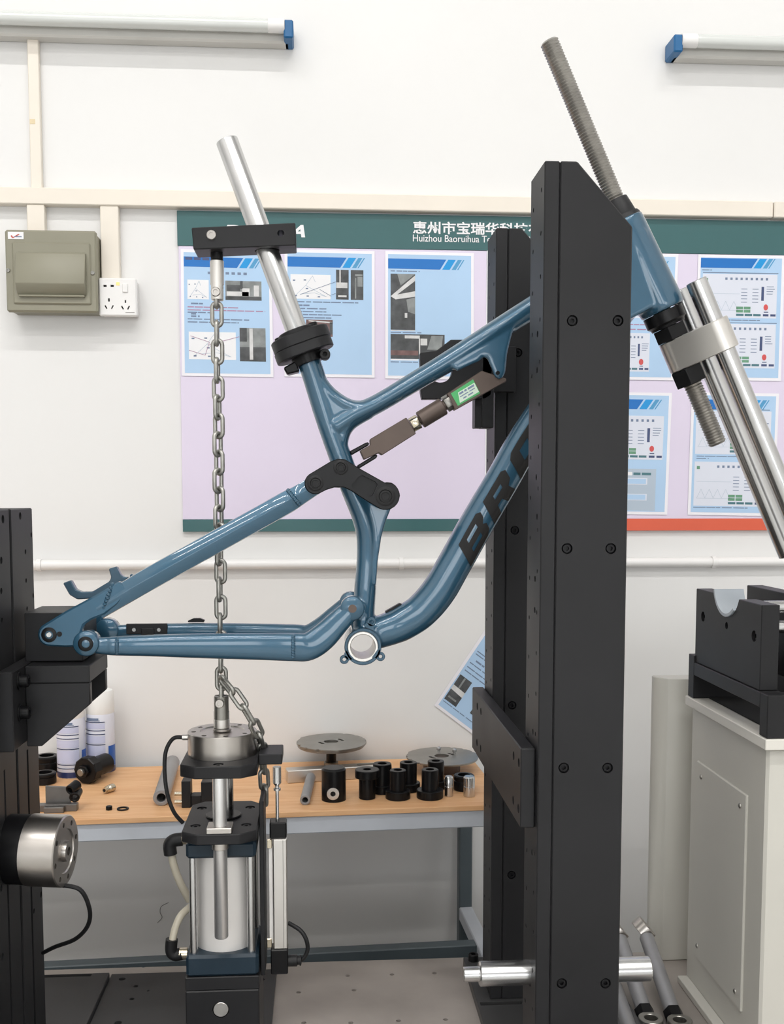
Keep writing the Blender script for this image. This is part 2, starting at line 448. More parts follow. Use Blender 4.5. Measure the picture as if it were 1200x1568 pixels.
# ---- wall tube lights
def tube_light(xa, xb, ya, yb, cap_end, label, px_end):
    """xa..xb world; ya/yb z of tube centre"""
    zc = ya; yb_ = YW - 0.052
    t = thing('tube_light', label, 'light', ((xa + xb) / 2, YW, zc - 0.02), 'wall tube lights')
    obj('batten', add_box(NB(), xa, xb, YW - 0.034, YW, zc - 0.027, zc + 0.002, 0.004), 'batten', t)
    s = 1 if cap_end == 'right' else -1
    xe = xb if s > 0 else xa
    xo = xa if s > 0 else xb
    tb = xe - s * 0.045
    obj('tube', add_cyl(NB(), (xo, yb_, zc), (tb, yb_, zc), 0.0135, seg=28), 'tube', t)
    obj('tube_collar', add_cyl(NB(), (tb, yb_, zc), (xe - s * 0.010, yb_, zc), 0.0142, seg=28, bev=0.001), 'white_pl', t)
    cp = obj('end_cap', add_box(NB(), min(xe - s * 0.012, xe + s * 0.008), max(xe - s * 0.012, xe + s * 0.008), YW - 0.062, YW, zc - 0.027, zc + 0.010, 0.003), 'blue_cap', t)
    b = NB(); add_cyl(b, (xe - s * 0.012, yb_, zc), (xe - s * 0.018, yb_, zc), 0.009, seg=18, bev=0.001)
    obj('lamp_holder', b, 'blue_cap', cp)
    return t
zt = P(300, 36, YW - 0.052).z
tube_light(-1.25, P(443, 46, YW - 0.06).x, zt, zt, 'right', 'unlit wall tube light at the top left with a blue right end cap', 0)
zt2 = P(1100, 64, YW - 0.052).z
tube_light(P(1037, 66, YW - 0.06).x, 1.9, zt2, zt2, 'left', 'unlit wall tube light at the top right with a blue left end cap', 0)

# ---- distribution box
def px_box(bm, x0, y0, x1, y1, Y0, Y1, bev=0.0015, cy=None):
    """axis aligned box whose front face (at Y0) covers the given pixels"""
    my = (y0 + y1) / 2 if cy is None else cy; mx = (x0 + x1) / 2
    return add_box(bm, P(x0, my, Y0).x, P(x1, my, Y0).x, Y0, Y1, P(mx, y1, Y0).z, P(mx, y0, Y0).z, bev)
Yb = YW - 0.062
a = P(6.5, 351, Yb); b_ = P(150, 479, Yb)
t = thing('distribution_box', 'olive grey metal distribution box with hinged cover on the wall', 'electrical box', ((a.x + b_.x) / 2, YW, b_.z))
obj('back_box', add_box(NB(), a.x + 0.004, b_.x - 0.002, Yb + 0.008, YW, b_.z + 0.003, a.z - 0.003, 0.003), 'olive', t)
cv = obj('front_cover', add_box(NB(), a.x, b_.x, Yb, Yb + 0.012, b_.z, a.z, 0.004), 'olive', t)
obj('raised_panel', px_box(NB(), 19, 371, 139, 466, Yb - 0.004, Yb + 0.002, 0.003), 'olive', t)
# breaker window flap: slanted profile
fx0, fx1 = P(25, 410, Yb - 0.01).x, P(131, 410, Yb - 0.01).x
zt_, zm_, zb_ = P(78, 384, Yb - 0.02).z, P(78, 433, Yb - 0.03).z, P(78, 452, Yb - 0.006).z
prof = [(Yb - 0.003, zt_), (Yb - 0.012, zt_ - 0.003), (Yb - 0.026, zm_), (Yb - 0.008, zb_), (Yb - 0.003, zb_)]
obj('flap', add_poly(NB(), [(fx0, y, z) for y, z in prof], (fx1 - fx0, 0, 0), 0.0015), 'olive', t)
obj('flap_lip', add_box(NB(), fx0 + 0.003, fx1 - 0.003, Yb - 0.012, Yb - 0.004, zb_ - 0.004, zb_, 0.001), 'olive', t)
for sx, sy in ((12.5, 414), (142, 418)):
    s = P(sx, sy, Yb); bb = NB(); add_bolt(bb, s, (0, -1, 0), 0.0042, 0.0025)
    obj('screw', bb, 'gunmetal', cv)
st = obj('sticker', px_box(NB(), 12, 355, 36, 366, Yb - 0.0008, Yb + 0.0002, 0), 'white', t, label='white sticker with a red and black mark')
obj('sticker_mark', add_prism(NB(), [(16, 361), (18, 360), (20, 363), (28, 358), (30, 359), (20, 364.5), (18, 364)], Yb - 0.0012, Yb - 0.0008), mat('sticker_red', srgb(190, 80, 70), 0.5, var=0.05), st)
obj('sticker_mark', px_box(NB(), 22, 361.5, 33, 363, Yb - 0.0013, Yb - 0.0008, 0), 'ink', st)

# ---- socket
Ys = YW - 0.045
t = thing('wall_socket', 'white switched wall socket beside the distribution box', 'socket', P(181, 485, YW))
obj('back_box', px_box(NB(), 153, 428, 208, 482, Ys + 0.008, YW, 0.002), 'white_pl', t)
pl = px_box(NB(), 151, 425.5, 209.5, 484, Ys, Ys + 0.009, 0.003)
cut = NB()
for hx, hy, w, h in ((160.5, 437.5, 2.6, 1.6), (171.5, 437.5, 2.6, 1.6), (166.5, 459, 1.4, 2.6), (191.8, 461.5, 1.2, 2.2)):
    px_box(cut, hx - w, hy - h, hx + w, hy + h, Ys - 0.001, Ys + 0.006, 0)
for hx, hy, ang in ((162, 470, 0.5), (171.8, 470, -0.5), (187.3, 471, 0.5), (196.5, 471, -0.5)):
    d = Vector((math.sin(ang), math.cos(ang))); n_ = Vector((d.y, -d.x))
    pts = [(hx + d.x * s1 * 3 + n_.x * s2 * 1.1, hy + d.y * s1 * 3 + n_.y * s2 * 1.1) for s1, s2 in ((-1, -1), (-1, 1), (1, 1), (1, -1))]
    add_prism(cut, pts, Ys - 0.001, Ys + 0.006)
obj('face_plate', boolean(pl, cut), 'white_pl', t)
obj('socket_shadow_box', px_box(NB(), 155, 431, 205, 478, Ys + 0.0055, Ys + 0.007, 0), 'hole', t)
obj('rocker_switch', px_box(NB(), 187, 434, 195.5, 447.5, Ys - 0.003, Ys + 0.002, 0.0012), 'white_pl', t)
obj('indicator', px_box(NB(), 177.5, 432, 183, 437, Ys - 0.0008, Ys + 0.001, 0.0003), 'orange_led', t)
obj('marking', px_box(NB(), 192, 478, 206, 479, Ys - 0.0004, Ys + 0.0004, 0), 'gunmetal', t)

# ------------------------------------------------------------------ notice board
YB = YW - 0.0085
bx0 = P(276, 560, YB).x; bx1 = 1.35; bxm = P(745, 560, YB).x
bz1 = TZ0 - 0.004; bzh = P(500, 380, YB).z; bz0 = P(600, 813.5, YB).z; bzf = P(600, 795, YB).z
t = thing('notice_board', 'lilac wall notice board with dark green header and green and orange footer', 'notice board', ((bx0 + bx1) / 2, YW - .0006, bz0))
obj('panel', add_box(NB(), bx0, bxm - 0.002, YB, YW - .0006, bzf, bzh, 0.0006), 'lilac', t)
obj('panel', add_box(NB(), bxm + 0.002, bx1, YB, YW - .0006, bzf, bzh, 0.0006), 'lilac', t)
obj('joint_strip', add_box(NB(), bxm - 0.002, bxm + 0.002, YB - 0.001, YW - .0006, bz0, bzh, 0.0003), 'white', t)
hd = obj('header', add_box(NB(), bx0 - 0.002, bx1, YB - 0.0015, YW - .0006, bzh, bz1, 0.0006), 'green', t)
obj('footer', add_box(NB(), bx0, bxm - 0.0021, YB - 0.0015, YW - .0006, bz0, bzf, 0.0006), 'green', t, label='dark green footer strip')
obj('footer', add_box(NB(), bxm + 0.0021, bx1, YB - 0.0015, YW - .0006, bz0, bzf, 0.0006), 'orange', t, label='orange footer strip')
YT = YB - 0.0024
place_text('header_text', '惠州市宝瑞华科技有限公司', 632, 358, 632 + 22 * 12 - 2, 19.5, YT, 'white', hd, offset=0.022)
place_text('header_text', 'Huizhou Baoruihua Technology Co., Ltd.', 632, 373, 848, 14, YT, 'white', hd, offset=0.004)
# slanted logo: first and last letters show on either side of the clamp bar
place_text('header_logo', 'B', 338, 365, 368, 21, YT, 'white', hd, shear=0.3, offset=0.03)
place_text('header_logo', 'A', 440, 363, 467, 19, YT, 'white', hd, shear=0.35, offset=0.03)

# ------------------------------------------------------------------ posters
class Sheet:
    """a printed sheet on the wall; (u,v) run 0..1 across and down the printed area"""
    def __init__(s, label, c00, c10, c11, c01, Y, margin=0.035):
        s.Y = Y
        s.c = [P(*q, Y) for q in (c00, c10, c11, c01)]
        ctr = sum(s.c, Vector()) / 4
        s.t = thing('poster', label, 'poster', (ctr.x, Y + 0.0012, s.c[3].z), 'test method posters')
        s.lv = 0
        m = margin
        b = NB(); add_poly(b, [s.at(-m, -m * .7, 0), s.at(1 + m, -m * .7, 0), s.at(1 + m, 1 + m * .7, 0), s.at(-m, 1 + m * .7, 0)], (0, 0.0008, 0))
        obj('paper_sheet', b, 'paper', s.t)
        s.quad('blue_ground', [(0, 0), (1, 0), (1, 1), (0, 1)], 'pblue', 1)
    def at(s, u, v, lv):
        a, b, c, d = s.c
        p = a * (1 - u) * (1 - v) + b * u * (1 - v) + c * u * v + d * (1 - u) * v
        return Vector((p.x, s.Y - 0.00022 * lv, p.z))
    def quad(s, name, uv, m, lv):
        b = NB(); add_poly(b, [s.at(u, v, lv) for u, v in uv], (0, 0.0002, 0))
        return obj(name, b, m, s.t, 0)
    def rect(s, name, u0, v0, u1, v1, m, lv=2):
        return s.quad(name, [(u0, v0), (u1, v0), (u1, v1), (u0, v1)], m, lv)
    def multi(s, name, rects, m, lv=2):
        b = NB()
        for u0, v0, u1, v1 in rects:
            add_poly(b, [s.at(u, v, lv) for u, v in ((u0, v0), (u1, v0), (u1, v1), (u0, v1))], (0, 0.0002, 0))
        o_ = obj(name, b, m, s.t, 0)
        if len(rects) > 1: o_['kind'] = 'stuff'
        return o_
    def lines(s, name, segs, w, m, lv=3):
        b = NB()
        for (u0, v0), (u1, v1) in segs:
            p0 = s.at(u0, v0, lv); p1 = s.at(u1, v1, lv); d = (p1 - p0); d.y = 0
            n = Vector((d.z, 0, -d.x)).normalized() * w / 2
            add_poly(b, [p0 - n, p1 - n, p1 + n, p0 + n], (0, 0.0002, 0))
        o_ = obj(name, b, m, s.t, 0); o_['kind'] = 'stuff'
        return o_
    def band(s, v0=0.035, v1=0.118):
        sl = 0.075
        s.quad('header_band', [(0, v0), (0.70, v0), (0.70 - sl, v1), (0, v1)], 'pband', 2)
        s.quad('header_stripe', [(0.725, v0), (0.815, v0), (0.815 - sl, v1), (0.725 - sl, v1)], 'pband2', 2)
        s.quad('header_stripe', [(0.84, v0), (0.89, v0), (0.89 - sl, v1), (0.84 - sl, v1)], 'pband3', 2)
        s.quad('header_stripe', [(0.905, v0), (0.92, v0), (0.92 - sl, v1), (0.905 - sl, v1)], 'pband3', 2)
    def dashes(s, rows, m='ink', h=0.011):
        rs = []
        for v, u0, u1 in rows:
            u = u0
            while u < u1:
                w = random.uniform(0.05, 0.16); e = min(u + w, u1)
                rs.append((u, v, e, v + h)); u = e + random.choice((0.008, 0.008, 0.02))
        s.multi('text_lines', rs, m, 2)['kind'] = 'stuff'
    def frame_sketch(s, u0, v0, u1, v1):
        s.rect('diagram', u0, v0, u1, v1, 'white', 2)
        f = lambda a, b: (u0 + (u1 - u0) * a, v0 + (v1 - v0) * b)
        s.lines('diagram_lines', [(f(.1, .9), f(.38, .45)), (f(.38, .45), f(.9, .9)), (f(.38, .45), f(.55, .05)), (f(.25, .8), f(.6, .75)), (f(.6, .75), f(.9, .9)), (f(.55, .05), f(.62, .3))], 0.0008, 'pgrey2', 3)
        s.multi('diagram_marks', [(*f(a, b), *f(a + .06, b + .05)) for a, b in ((.06, .22), (.33, .2), (.38, .55), (.1, .85), (.4, .86), (.68, .88))], 'ink', 3)
YPo = YB - 0.0018
# 1 far left
s1 = Sheet('blue poster left of the seat post with two sketches and two photos', (281, 386), (411, 390), (414, 573), (283, 571), YPo)
s1.band()
s1.multi('logo_mark', [(0.02, 0.04, 0.10, 0.062), (0.12, 0.04, 0.2, 0.062), (0.22, 0.04, 0.3, 0.062)], 'pnavy', 3)
s1.frame_sketch(0.04, 0.225, 0.29, 0.385); 
s1.multi('title_text', [(0.28 + i * 0.07, 0.155, 0.32 + i * 0.07, 0.175) for i in range(7)], 'ink', 2)
s1.rect('photo', 0.485, 0.225, 0.91, 0.385, 'photo_m', 2)
s1.multi('photo_detail', [(0.50, 0.315, 0.76, 0.35), (0.68, 0.285, 0.77, 0.35), (0.82, 0.26, 0.88, 0.35)], 'photo_l', 3)
s1.multi('photo_shade', [(0.50, 0.26, 0.66, 0.31), (0.485, 0.355, 0.91, 0.385), (0.66, 0.225, 0.69, 0.29)], 'photo_d', 3)
s1.dashes([(0.415, 0.08, 0.22), (0.50, 0.08, 0.14), (0.52, 0.08, 0.18)], 'ink', 0.013)
s1.dashes([(0.445, 0.04, 0.65), (0.47, 0.04, 0.95)], 'inkred', 0.009)
s1.dashes([(0.49, 0.04, 0.3), (0.545, 0.04, 0.76), (0.57, 0.04, 0.64)], 'ink', 0.009)
s1.frame_sketch(0.05, 0.655, 0.6, 0.885)
s1.lines('diagram_frame', [((0.07, 0.69), (0.29, 0.74)), ((0.29, 0.74), (0.24, 0.85)), ((0.24, 0.85), (0.05, 0.81)), ((0.29, 0.76), (0.64, 0.69))], 0.0011, 'inkred', 4)
s1.rect('photo', 0.645, 0.615, 0.95, 0.895, 'photo_m', 2)
s1.multi('photo_shade', [(0.645, 0.775, 0.95, 0.895), (0.645, 0.615, 0.73, 0.73)], 'photo_d', 3)
s1.rect('photo_detail', 0.76, 0.62, 0.80, 0.88, 'photo_l', 4)
# 2
s2 = Sheet('blue poster right behind the seat post with a sketch and two narrow photos', (440, 386), (569, 389), (569, 574), (440, 572), YPo)
s2.band()
s2.frame_sketch(0.035, 0.18, 0.51, 0.38)
s2.lines('diagram_frame', [((0.15, 0.345), (0.57, 0.235)), ((0.38, 0.30), (0.52, 0.355)), ((0.52, 0.345), (0.57, 0.33))], 0.0009, 'ink', 4)
s2.rect('photo', 0.575, 0.135, 0.725, 0.38, 'photo_d', 2); s2.rect('photo', 0.75, 0.135, 0.90, 0.38, 'photo_d', 2)
s2.multi('photo_detail', [(0.578, 0.24, 0.71, 0.285), (0.60, 0.345, 0.70, 0.36), (0.615, 0.135, 0.63, 0.24)], 'photo_l', 3)
s2.multi('photo_detail', [(0.80, 0.17, 0.89, 0.185), (0.83, 0.19, 0.89, 0.27), (0.80, 0.2, 0.815, 0.37)], 'photo_m', 3)
s2.dashes([(0.40, 0.03, 0.84), (0.455, 0.03, 0.46), (0.48, 0.03, 0.46), (0.505, 0.03, 0.64), (0.53, 0.03, 0.52)], 'ink', 0.009)
s2.dashes([(0.427, 0.12, 0.26)], 'ink', 0.013)
s2.rect('photo', 0.22, 0.55, 0.535, 0.69, 'photo_r', 2); s2.multi('photo_shade', [(0.22, 0.61, 0.40, 0.69), (0.50, 0.57, 0.535, 0.67)], 'photo_d', 3)
s2.quad('photo_detail', [(0.25, 0.555), (0.53, 0.568), (0.53, 0.578), (0.25, 0.565)], 'photo_l', 3)
# 3
s3 = Sheet('blue poster above the bicycle top tube with a tall photo and a wide photo', (594, 389), (721, 392), (721, 577), (594, 575), YPo)
s3.band()
s3.dashes([(0.133, 0.03, 0.38), (0.638, 0.03, 0.4)], 'ink', 0.008)
s3.rect('photo', 0.03, 0.16, 0.325, 0.62, 'photo_d', 2)
s3.quad('photo_detail', [(0.03, 0.345), (0.325, 0.17), (0.325, 0.215), (0.11, 0.33), (0.325, 0.30), (0.325, 0.345), (0.09, 0.37)], 'photo_l', 3)
s3.quad('photo_detail', [(0.11, 0.16), (0.325, 0.16), (0.15, 0.255)], 'photo_m', 3)
s3.quad('photo_detail', [(0.22, 0.37), (0.325, 0.35), (0.325, 0.49), (0.24, 0.47)], 'photo_m', 3)
s3.multi('photo_detail', [(0.03, 0.622, 0.325, 0.63), (0.20, 0.48, 0.23, 0.52)], 'photo_l', 3)
s3.rect('photo', 0.03, 0.655, 0.68, 0.86, 'photo_d', 2)
s3.multi('photo_detail', [(0.2, 0.665, 0.38, 0.69), (0.39, 0.69, 0.47, 0.745), (0.37, 0.69, 0.385, 0.84)], 'photo_l', 3)
s3.quad('photo_detail', [(0.52, 0.665), (0.66, 0.665), (0.64, 0.78), (0.47, 0.78)], 'photo_m', 3)
s3.multi('photo_detail', [(0.03, 0.79, 0.36, 0.83)], 'photo_r', 3)
s3.multi('caption_line', [(0.03, 0.862, 0.36, 0.872)], 'white', 2); s3.dashes([(0.882, 0.03, 0.36)], 'ink', 0.008)
# software screen posters on the right
def screen(s, v0, v1, u0=0.03, u1=0.95):
    H = v1 - v0; W = u1 - u0
    s.rect('screenshot', u0, v0, u1, v1, 'pgrey', 2)
    f = lambda a, b: (u0 + W * a, v0 + H * b)
    s.multi('screen_title', [(*f(.30 + i * .068, .08), *f(.33 + i * .068, .135)) for i in range(9)], 'ink', 3)
    s.multi('screen_lamp', [(*f(.03, .1), *f(.07, .17))], 'pgreen', 3)
    s.lines('screen_plot', [(f(.04 + i * .055, .62 if i % 2 else .82), f(.04 + (i + 1) * .055, .82 if i % 2 else .62)) for i in range(8)] + [(f(.03, .45), f(.5, .45)), (f(.03, .83), f(.5, .83))], 0.0006, 'pgrey2', 3)
    s.multi('screen_table', [(*f(.52 + c * .15, .33 + r * .075), *f(.60 + c * .15, .345 + r * .075)) for c in range(2) for r in range(5)], 'ink', 3)
    s.multi('screen_slider', [(*f(.79, .28), *f(.825, .60))], 'pnavy', 3)
    s.multi('screen_list', [(*f(.86, .27 + r * .055), *f(random.uniform(.93, .98), .285 + r * .055)) for r in range(4)], 'ink', 3)
    s.multi('screen_buttons', [(*f(.46 + c * .1, .74 + r * .075), *f(.55 + c * .1, .80 + r * .075)) for c in range(2) for r in range(2)], 'pgreen', 3)
    s.multi('screen_buttons', [(*f(.46 + c * .115, .905), *f(.56 + c * .115, .955)) for c in range(3)], 'pgreen2', 3)
    s.multi('screen_buttons', [(*f(.82, .905), *f(.895, .955)), (*f(.92, .905), *f(.99, .955)), (*f(.83, .85), *f(.89, .87))], 'pnavy', 3)
    cu, cv_ = f(.855, .75)
    s.quad('screen_stop_button', [(cu + .028 * math.cos(k * math.pi / 6), cv_ + .026 * math.sin(k * math.pi / 6)) for k in range(12)], 'pred', 4)
def fields(s, v0, v1, u0=0.03, u1=0.88):
    s.rect('screenshot', u0, v0, u1, v1, 'pgrey2', 2); H = v1 - v0; W = u1 - u0
    f = lambda a, b: (u0 + W * a, v0 + H * b)
    s.multi('screen_field', [(*f(.1, .22), *f(.88, .38)), (*f(.1, .6), *f(.88, .76))], 'pgrey', 3)
    s.multi('screen_field', [(*f(.12, .24), *f(.86, .36)), (*f(.12, .62), *f(.86, .74))], 'pblue', 4)
    s.multi('screen_field', [(*f(.3, .46), *f(.5, .54)), (*f(.3, .83), *f(.5, .91)), (*f(.52, .08), *f(.66, .16))], 'white', 3)
    s.multi('screen_buttons', [(*f(.35, .09), *f(.5, .15)), (*f(.68, .09), *f(.78, .15)), (*f(.8, .09), *f(.93, .15))], 'pgreen2', 3)
s4 = Sheet('blue poster half hidden behind the head tube of the bicycle frame', (908, 391), (1034, 393.5), (1027, 578), (904, 576), YPo)
s4.band(); s4.dashes([(0.14, 0.03, 0.5)], 'ink', 0.008); screen(s4, 0.165, 0.51); s4.dashes([(0.56, 0.03, 0.9), (0.6, 0.03, 0.7)], 'inkred', 0.009); screen(s4, 0.635, 0.955, 0.03, 0.72)
s5 = Sheet('blue poster with two software screens behind the slanted steel rods', (1073, 394), (1197, 396), (1191, 579), (1067, 577), YPo)
s5.band(0.005, 0.085); s5.dashes([(0.1, 0.02, 0.14)], 'ink', 0.008); screen(s5, 0.135, 0.50); s5.multi('rule_line', [(0.03, 0.122, 0.96, 0.129), (0.03, 0.538, 0.96, 0.544)], 'ink', 2); s5.dashes([(0.515, 0.1, 0.75), (0.96, 0.05, 0.6)], 'ink', 0.007); screen(s5, 0.55, 0.92)
s6 = Sheet('lower blue poster with a software screen above a grey input form beside the black column', (895, 604), (1024, 606), (1017, 784), (890, 782), YPo)
s6.band(); s6.dashes([(0.133, 0.03, 0.28), (0.575, 0.03, 0.25)], 'ink', 0.008); screen(s6, 0.175, 0.55); fields(s6, 0.63, 0.99)
s7 = Sheet('lower blue poster with wave plots partly crossed by the slanted steel rods', (1063, 605), (1188, 607), (1181, 786), (1057, 784), YPo)
s7.band(); s7.multi('rule_line', [(0.03, 0.115, 0.93, 0.121)], 'ink', 2); screen(s7, 0.13, 0.50); s7.dashes([(0.515, 0.05, 0.7), (0.535, 0.05, 0.2), (0.955, 0.03, 0.7)], 'ink', 0.007); screen(s7, 0.565, 0.945)
# loose poster taped askew on the wall
s8 = Sheet('crooked blue poster taped low on the wall behind the black column', (775, 924), (879, 1002), (775, 1157), (671, 1079), YW - 0.003)
s8.frame_sketch(0.10, 0.15, 0.5, 0.30)
s8.dashes([(0.355, 0.08, 0.9), (0.45, 0.03, 0.5), (0.475, 0.03, 0.8), (0.56, 0.03, 0.6), (0.60, 0.03, 0.6), (0.635, 0.03, 0.6)], 'ink', 0.009)
s8.dashes([(0.40, 0.2, 0.5), (0.52, 0.08, 0.2)], 'ink', 0.014)
s8.rect('photo', 0.015, 0.69, 0.185, 0.93, 'photo_d', 2)
s8.quad('photo_detail', [(0.015, 0.79), (0.185, 0.795), (0.185, 0.84), (0.015, 0.83)], 'photo_l', 3)
s8.multi('photo_detail', [(0.08, 0.695, 0.10, 0.79), (0.04, 0.885, 0.15, 0.9)], 'photo_m', 3)
s8.rect('photo', 0.36, 0.74, 0.7, 0.90, 'photo_d', 2); s8.dashes([(0.945, 0.02, 0.5)], 'ink', 0.007)

# ------------------------------------------------------------------ workbench
BT = 0.800                                   # bench top height
ba = G(100, 1256, BT); bb_ = G(778, 1232.0, BT)      # front edge of the top
bdir = (bb_ - ba).normalized(); bnor = Vector((-bdir.y, bdir.x, 0))
def BW(s, d, z):                              # bench coordinates: s along the front from right end, d into depth
    p = bb_ + bdir * s + bnor * d; return Vector((p.x, p.y, z))
BD = 0.375; BL = 1.30
def bench_bar(bm, s0, s1, d0, d1, z0, z1, bev=0.001):
    return add_poly(bm, [BW(s0, d0, z0), BW(s1, d0, z0), BW(s1, d1, z0), BW(s0, d1, z0)], (0, 0, z1 - z0), bev)
t = thing('workbench', 'low workbench with plywood top on a blue grey steel frame', 'workbench', BW(-BL / 2, BD / 2, 0))
obj('bench_top', bench_bar(NB(), -BL, 0, 0, BD, BT - 0.010, BT, 0.0008), 'ply', t)
zt = BT - 0.0105
obj('apron', bench_bar(NB(), -BL + 0.01, -0.002, 0.006, 0.046, zt - 0.034, zt, 0.002), 'frame_grey', t)
obj('apron', bench_bar(NB(), -BL + 0.01, -0.002, BD - 0.046, BD - 0.006, zt - 0.034, zt, 0.002), 'frame_grey', t)
obj('apron', bench_bar(NB(), -0.042, -0.002, 0.046, BD - 0.046, zt - 0.034, zt, 0.002), 'frame_grey', t)
for s0 in (-0.034, -BL + 0.01):
    for d0 in (0.010, BD - 0.045):
        obj('leg', bench_bar(NB(), s0, s0 + 0.03, d0, d0 + 0.03, 0, zt - 0.034, 0.003), 'bench_dark', t)
zr = P(711, 1388, BW(0, BD - .045, 0).y).z
obj('rail', bench_bar(NB(), -0.034, -0.004, 0.041, BD - 0.046, zr - 0.03, zr, 0.002), 'frame_grey', t)
yrl = G(733, 1437, zr).y; drl = yrl - BW(0, 0, 0).y
obj('rail', bench_bar(NB(), -BL + 0.05, -0.0342, drl - .03, drl, zr - 0.038, zr, 0.002), 'bench_dark', t)

# ---- things on the bench
def bp(px, py): return G(px, py, BT)
def kpx(p): return p.y / FPX * 1.0            # metres per pixel at that depth
def spray_can(px, py, label, turn=0):
    p = bp(px, py); k = kpx(p); r = 21.3 * k; h = 127 * k
    t = thing('spray_can', label, 'spray can', p, 'spray cans at the back of the bench')
    up = Vector((0, 0, 1))
    bd = obj('can_body', add_lathe(NB(), p, up, [(0, 0), (0, r * .94), (.003, r), (h * .70, r), (h * .715, r * .985), (h * .715, 0)], 40), 'can', t)
    obj('cap', add_lathe(NB(), p, up, [(h * .715, 0), (h * .715, r * .99), (h * .72, r), (h * .95, r * .985), (h * .985, r * .9), (h, r * .7), (h, 0)], 40), 'can_cap', t)
    def wrap(name, z0, z1, a0, a1, m, e=0.0004):
        b = NB(); n = 20
        vs = []
        for i in range(n + 1):
            a = math.radians(a0 + (a1 - a0) * i / n + turn)
            d = Vector((math.sin(a), -math.cos(a), 0)) * (r + e)
            vs.append((b.verts.new(p + d + up * z0), b.verts.new(p + d + up * z1)))
        for q, w in zip(vs, vs[1:]): b.faces.new((q[0], w[0], w[1], q[1]))
        obj(name, b, m, bd)
    wrap('label_base', 0.0015, h * .075, -180, 180, 'can_navy')
    for z in (.62, .52, .475, .35, .16, .115): wrap('label_line', h * z, h * z + 0.0018, -70, 35, 'can_navy', 0.0008)
    wrap('label_panel', h * .545, h * .61, -70, 35, 'can_lilac', 0.0006); wrap('label_panel', h * .37, h * .46, -70, 35, 'can_lilac', 0.0006)
    wrap('label_panel', h * .18, h * .34, -70, 35, 'can_lilac', 0.0006)
    wrap('label_corner', h * .08, h * .33, 48, 100, 'can_blue', 0.0006)
    wrap('label_print', h * .65, h * .675, -45, 10, 'ink', 0.0006); wrap('label_print', h * .64, h * .648, -50, 15, 'ink', 0.0006)
    return t
spray_can(110, 1187, 'white and blue spray can partly hidden by the black bracket', 10)
spray_can(155, 1180, 'white and blue spray can in full view, right of its twin', -5)
def ring_thing(px, py, ro_px, ri_px, h_px, label, name='black_ring', m='black2', cat='ring', grp=None, chamf=True):
    p = bp(px, py); k = kpx(p); ro, ri, h = ro_px * k, ri_px * k, h_px * k; up = Vector((0, 0, 1))
    c = ro * 0.1
    b = add_lathe(NB(), p, up, [(c, ro), (h * .62, ro), (h * .66, ro - c * .6), (h * .72, ro), (h - c, ro), (h, ro - c), (h, ri), (0, ri), (0, ro - c)], 36, close=True)
    return tag(obj(name, b, m), label, cat, grp)
ring_thing(72, 1182, 18, 11, 26, 'taller black ring behind, left of the spray cans', grp='loose black rings')
ring_thing(69, 1199, 17, 11, 17, 'lower black ring in front, beside the left column', grp='loose black rings')
# black knob lying on its side with bolt
p = bp(135, 1200); k = kpx(p)
ax = Vector((-0.42, -0.9, 0.0)).normalized(); c0 = p + Vector((0, 0, 21 * k)) + Vector((0, .005, 0))
t = thing('adapter_plug', 'black cylindrical adapter plug lying on its side before the spray cans', 'adapter', p)
b = NB(); add_cyl(b, c0 + ax * -0.012, c0 + ax * 0.012, 21 * k, seg=10, bev=0.002); obj('flange', b, 'black2', t, 20)
obj('body', add_cyl(NB(), c0 - ax * 0.062, c0 - ax * 0.012, 15.5 * k, seg=24, bev=0.002), 'black2', t)
obj('nut', add_hex(NB(), c0 + ax * 0.0121, c0 + ax * 0.020, 10 * k), 'black2', t)
obj('bolt_end', add_cyl(NB(), c0 + ax * 0.0201, c0 + ax * 0.028, 5.5 * k, seg=16, bev=0.001), 'gunmetal', t)
# steel angle bracket
p = bp(92, 1242); k = kpx(p)
t = thing('steel_bracket', 'dark steel angle bracket with holes at the left end of the bench', 'bracket', p)
z = lambda px_: BT + px_ * k
b = NB(); add_poly(b, [(p.x - 24 * k, p.y + .012, BT + .001), (p.x + 14 * k, p.y + .012, BT + .001), (p.x + 14 * k, p.y + .012, z(34)), (p.x - 24 * k, p.y + .012, z(37))], (0, 0.006, 0), 0.001)
cut = NB(); add_cyl(cut, (p.x + 2 * k, p.y, z(8)), (p.x + 2 * k, p.y + .03, z(8)), 2.4 * k, seg=14)
obj('upright_plate', boolean(b, cut), 'dark_steel', t)
obj('foot', add_box(NB(), p.x - 34 * k, p.x + 26 * k, p.y - .004, p.y + .0119, BT, z(11), 0.001), 'dark_steel', t)
obj('foot_tab', add_box(NB(), p.x - 22 * k, p.x + 8 * k, p.y - .014, p.y - .0041, BT, z(9), 0.001), 'dark_steel', t)
b = NB(); add_ring(b, (p.x + 23 * k, p.y - .006, z(22)), (p.x + 23 * k, p.y + .022, z(26)), 8 * k, 4.5 * k, 20); obj('bushing', b, 'black2', t)
b = NB(); add_ring(b, (p.x + 16 * k, p.y - .004, z(33)), (p.x + 24 * k, p.y + .016, z(38)), 8 * k, 4.5 * k, 20); obj('bushing', b, 'black2', t)
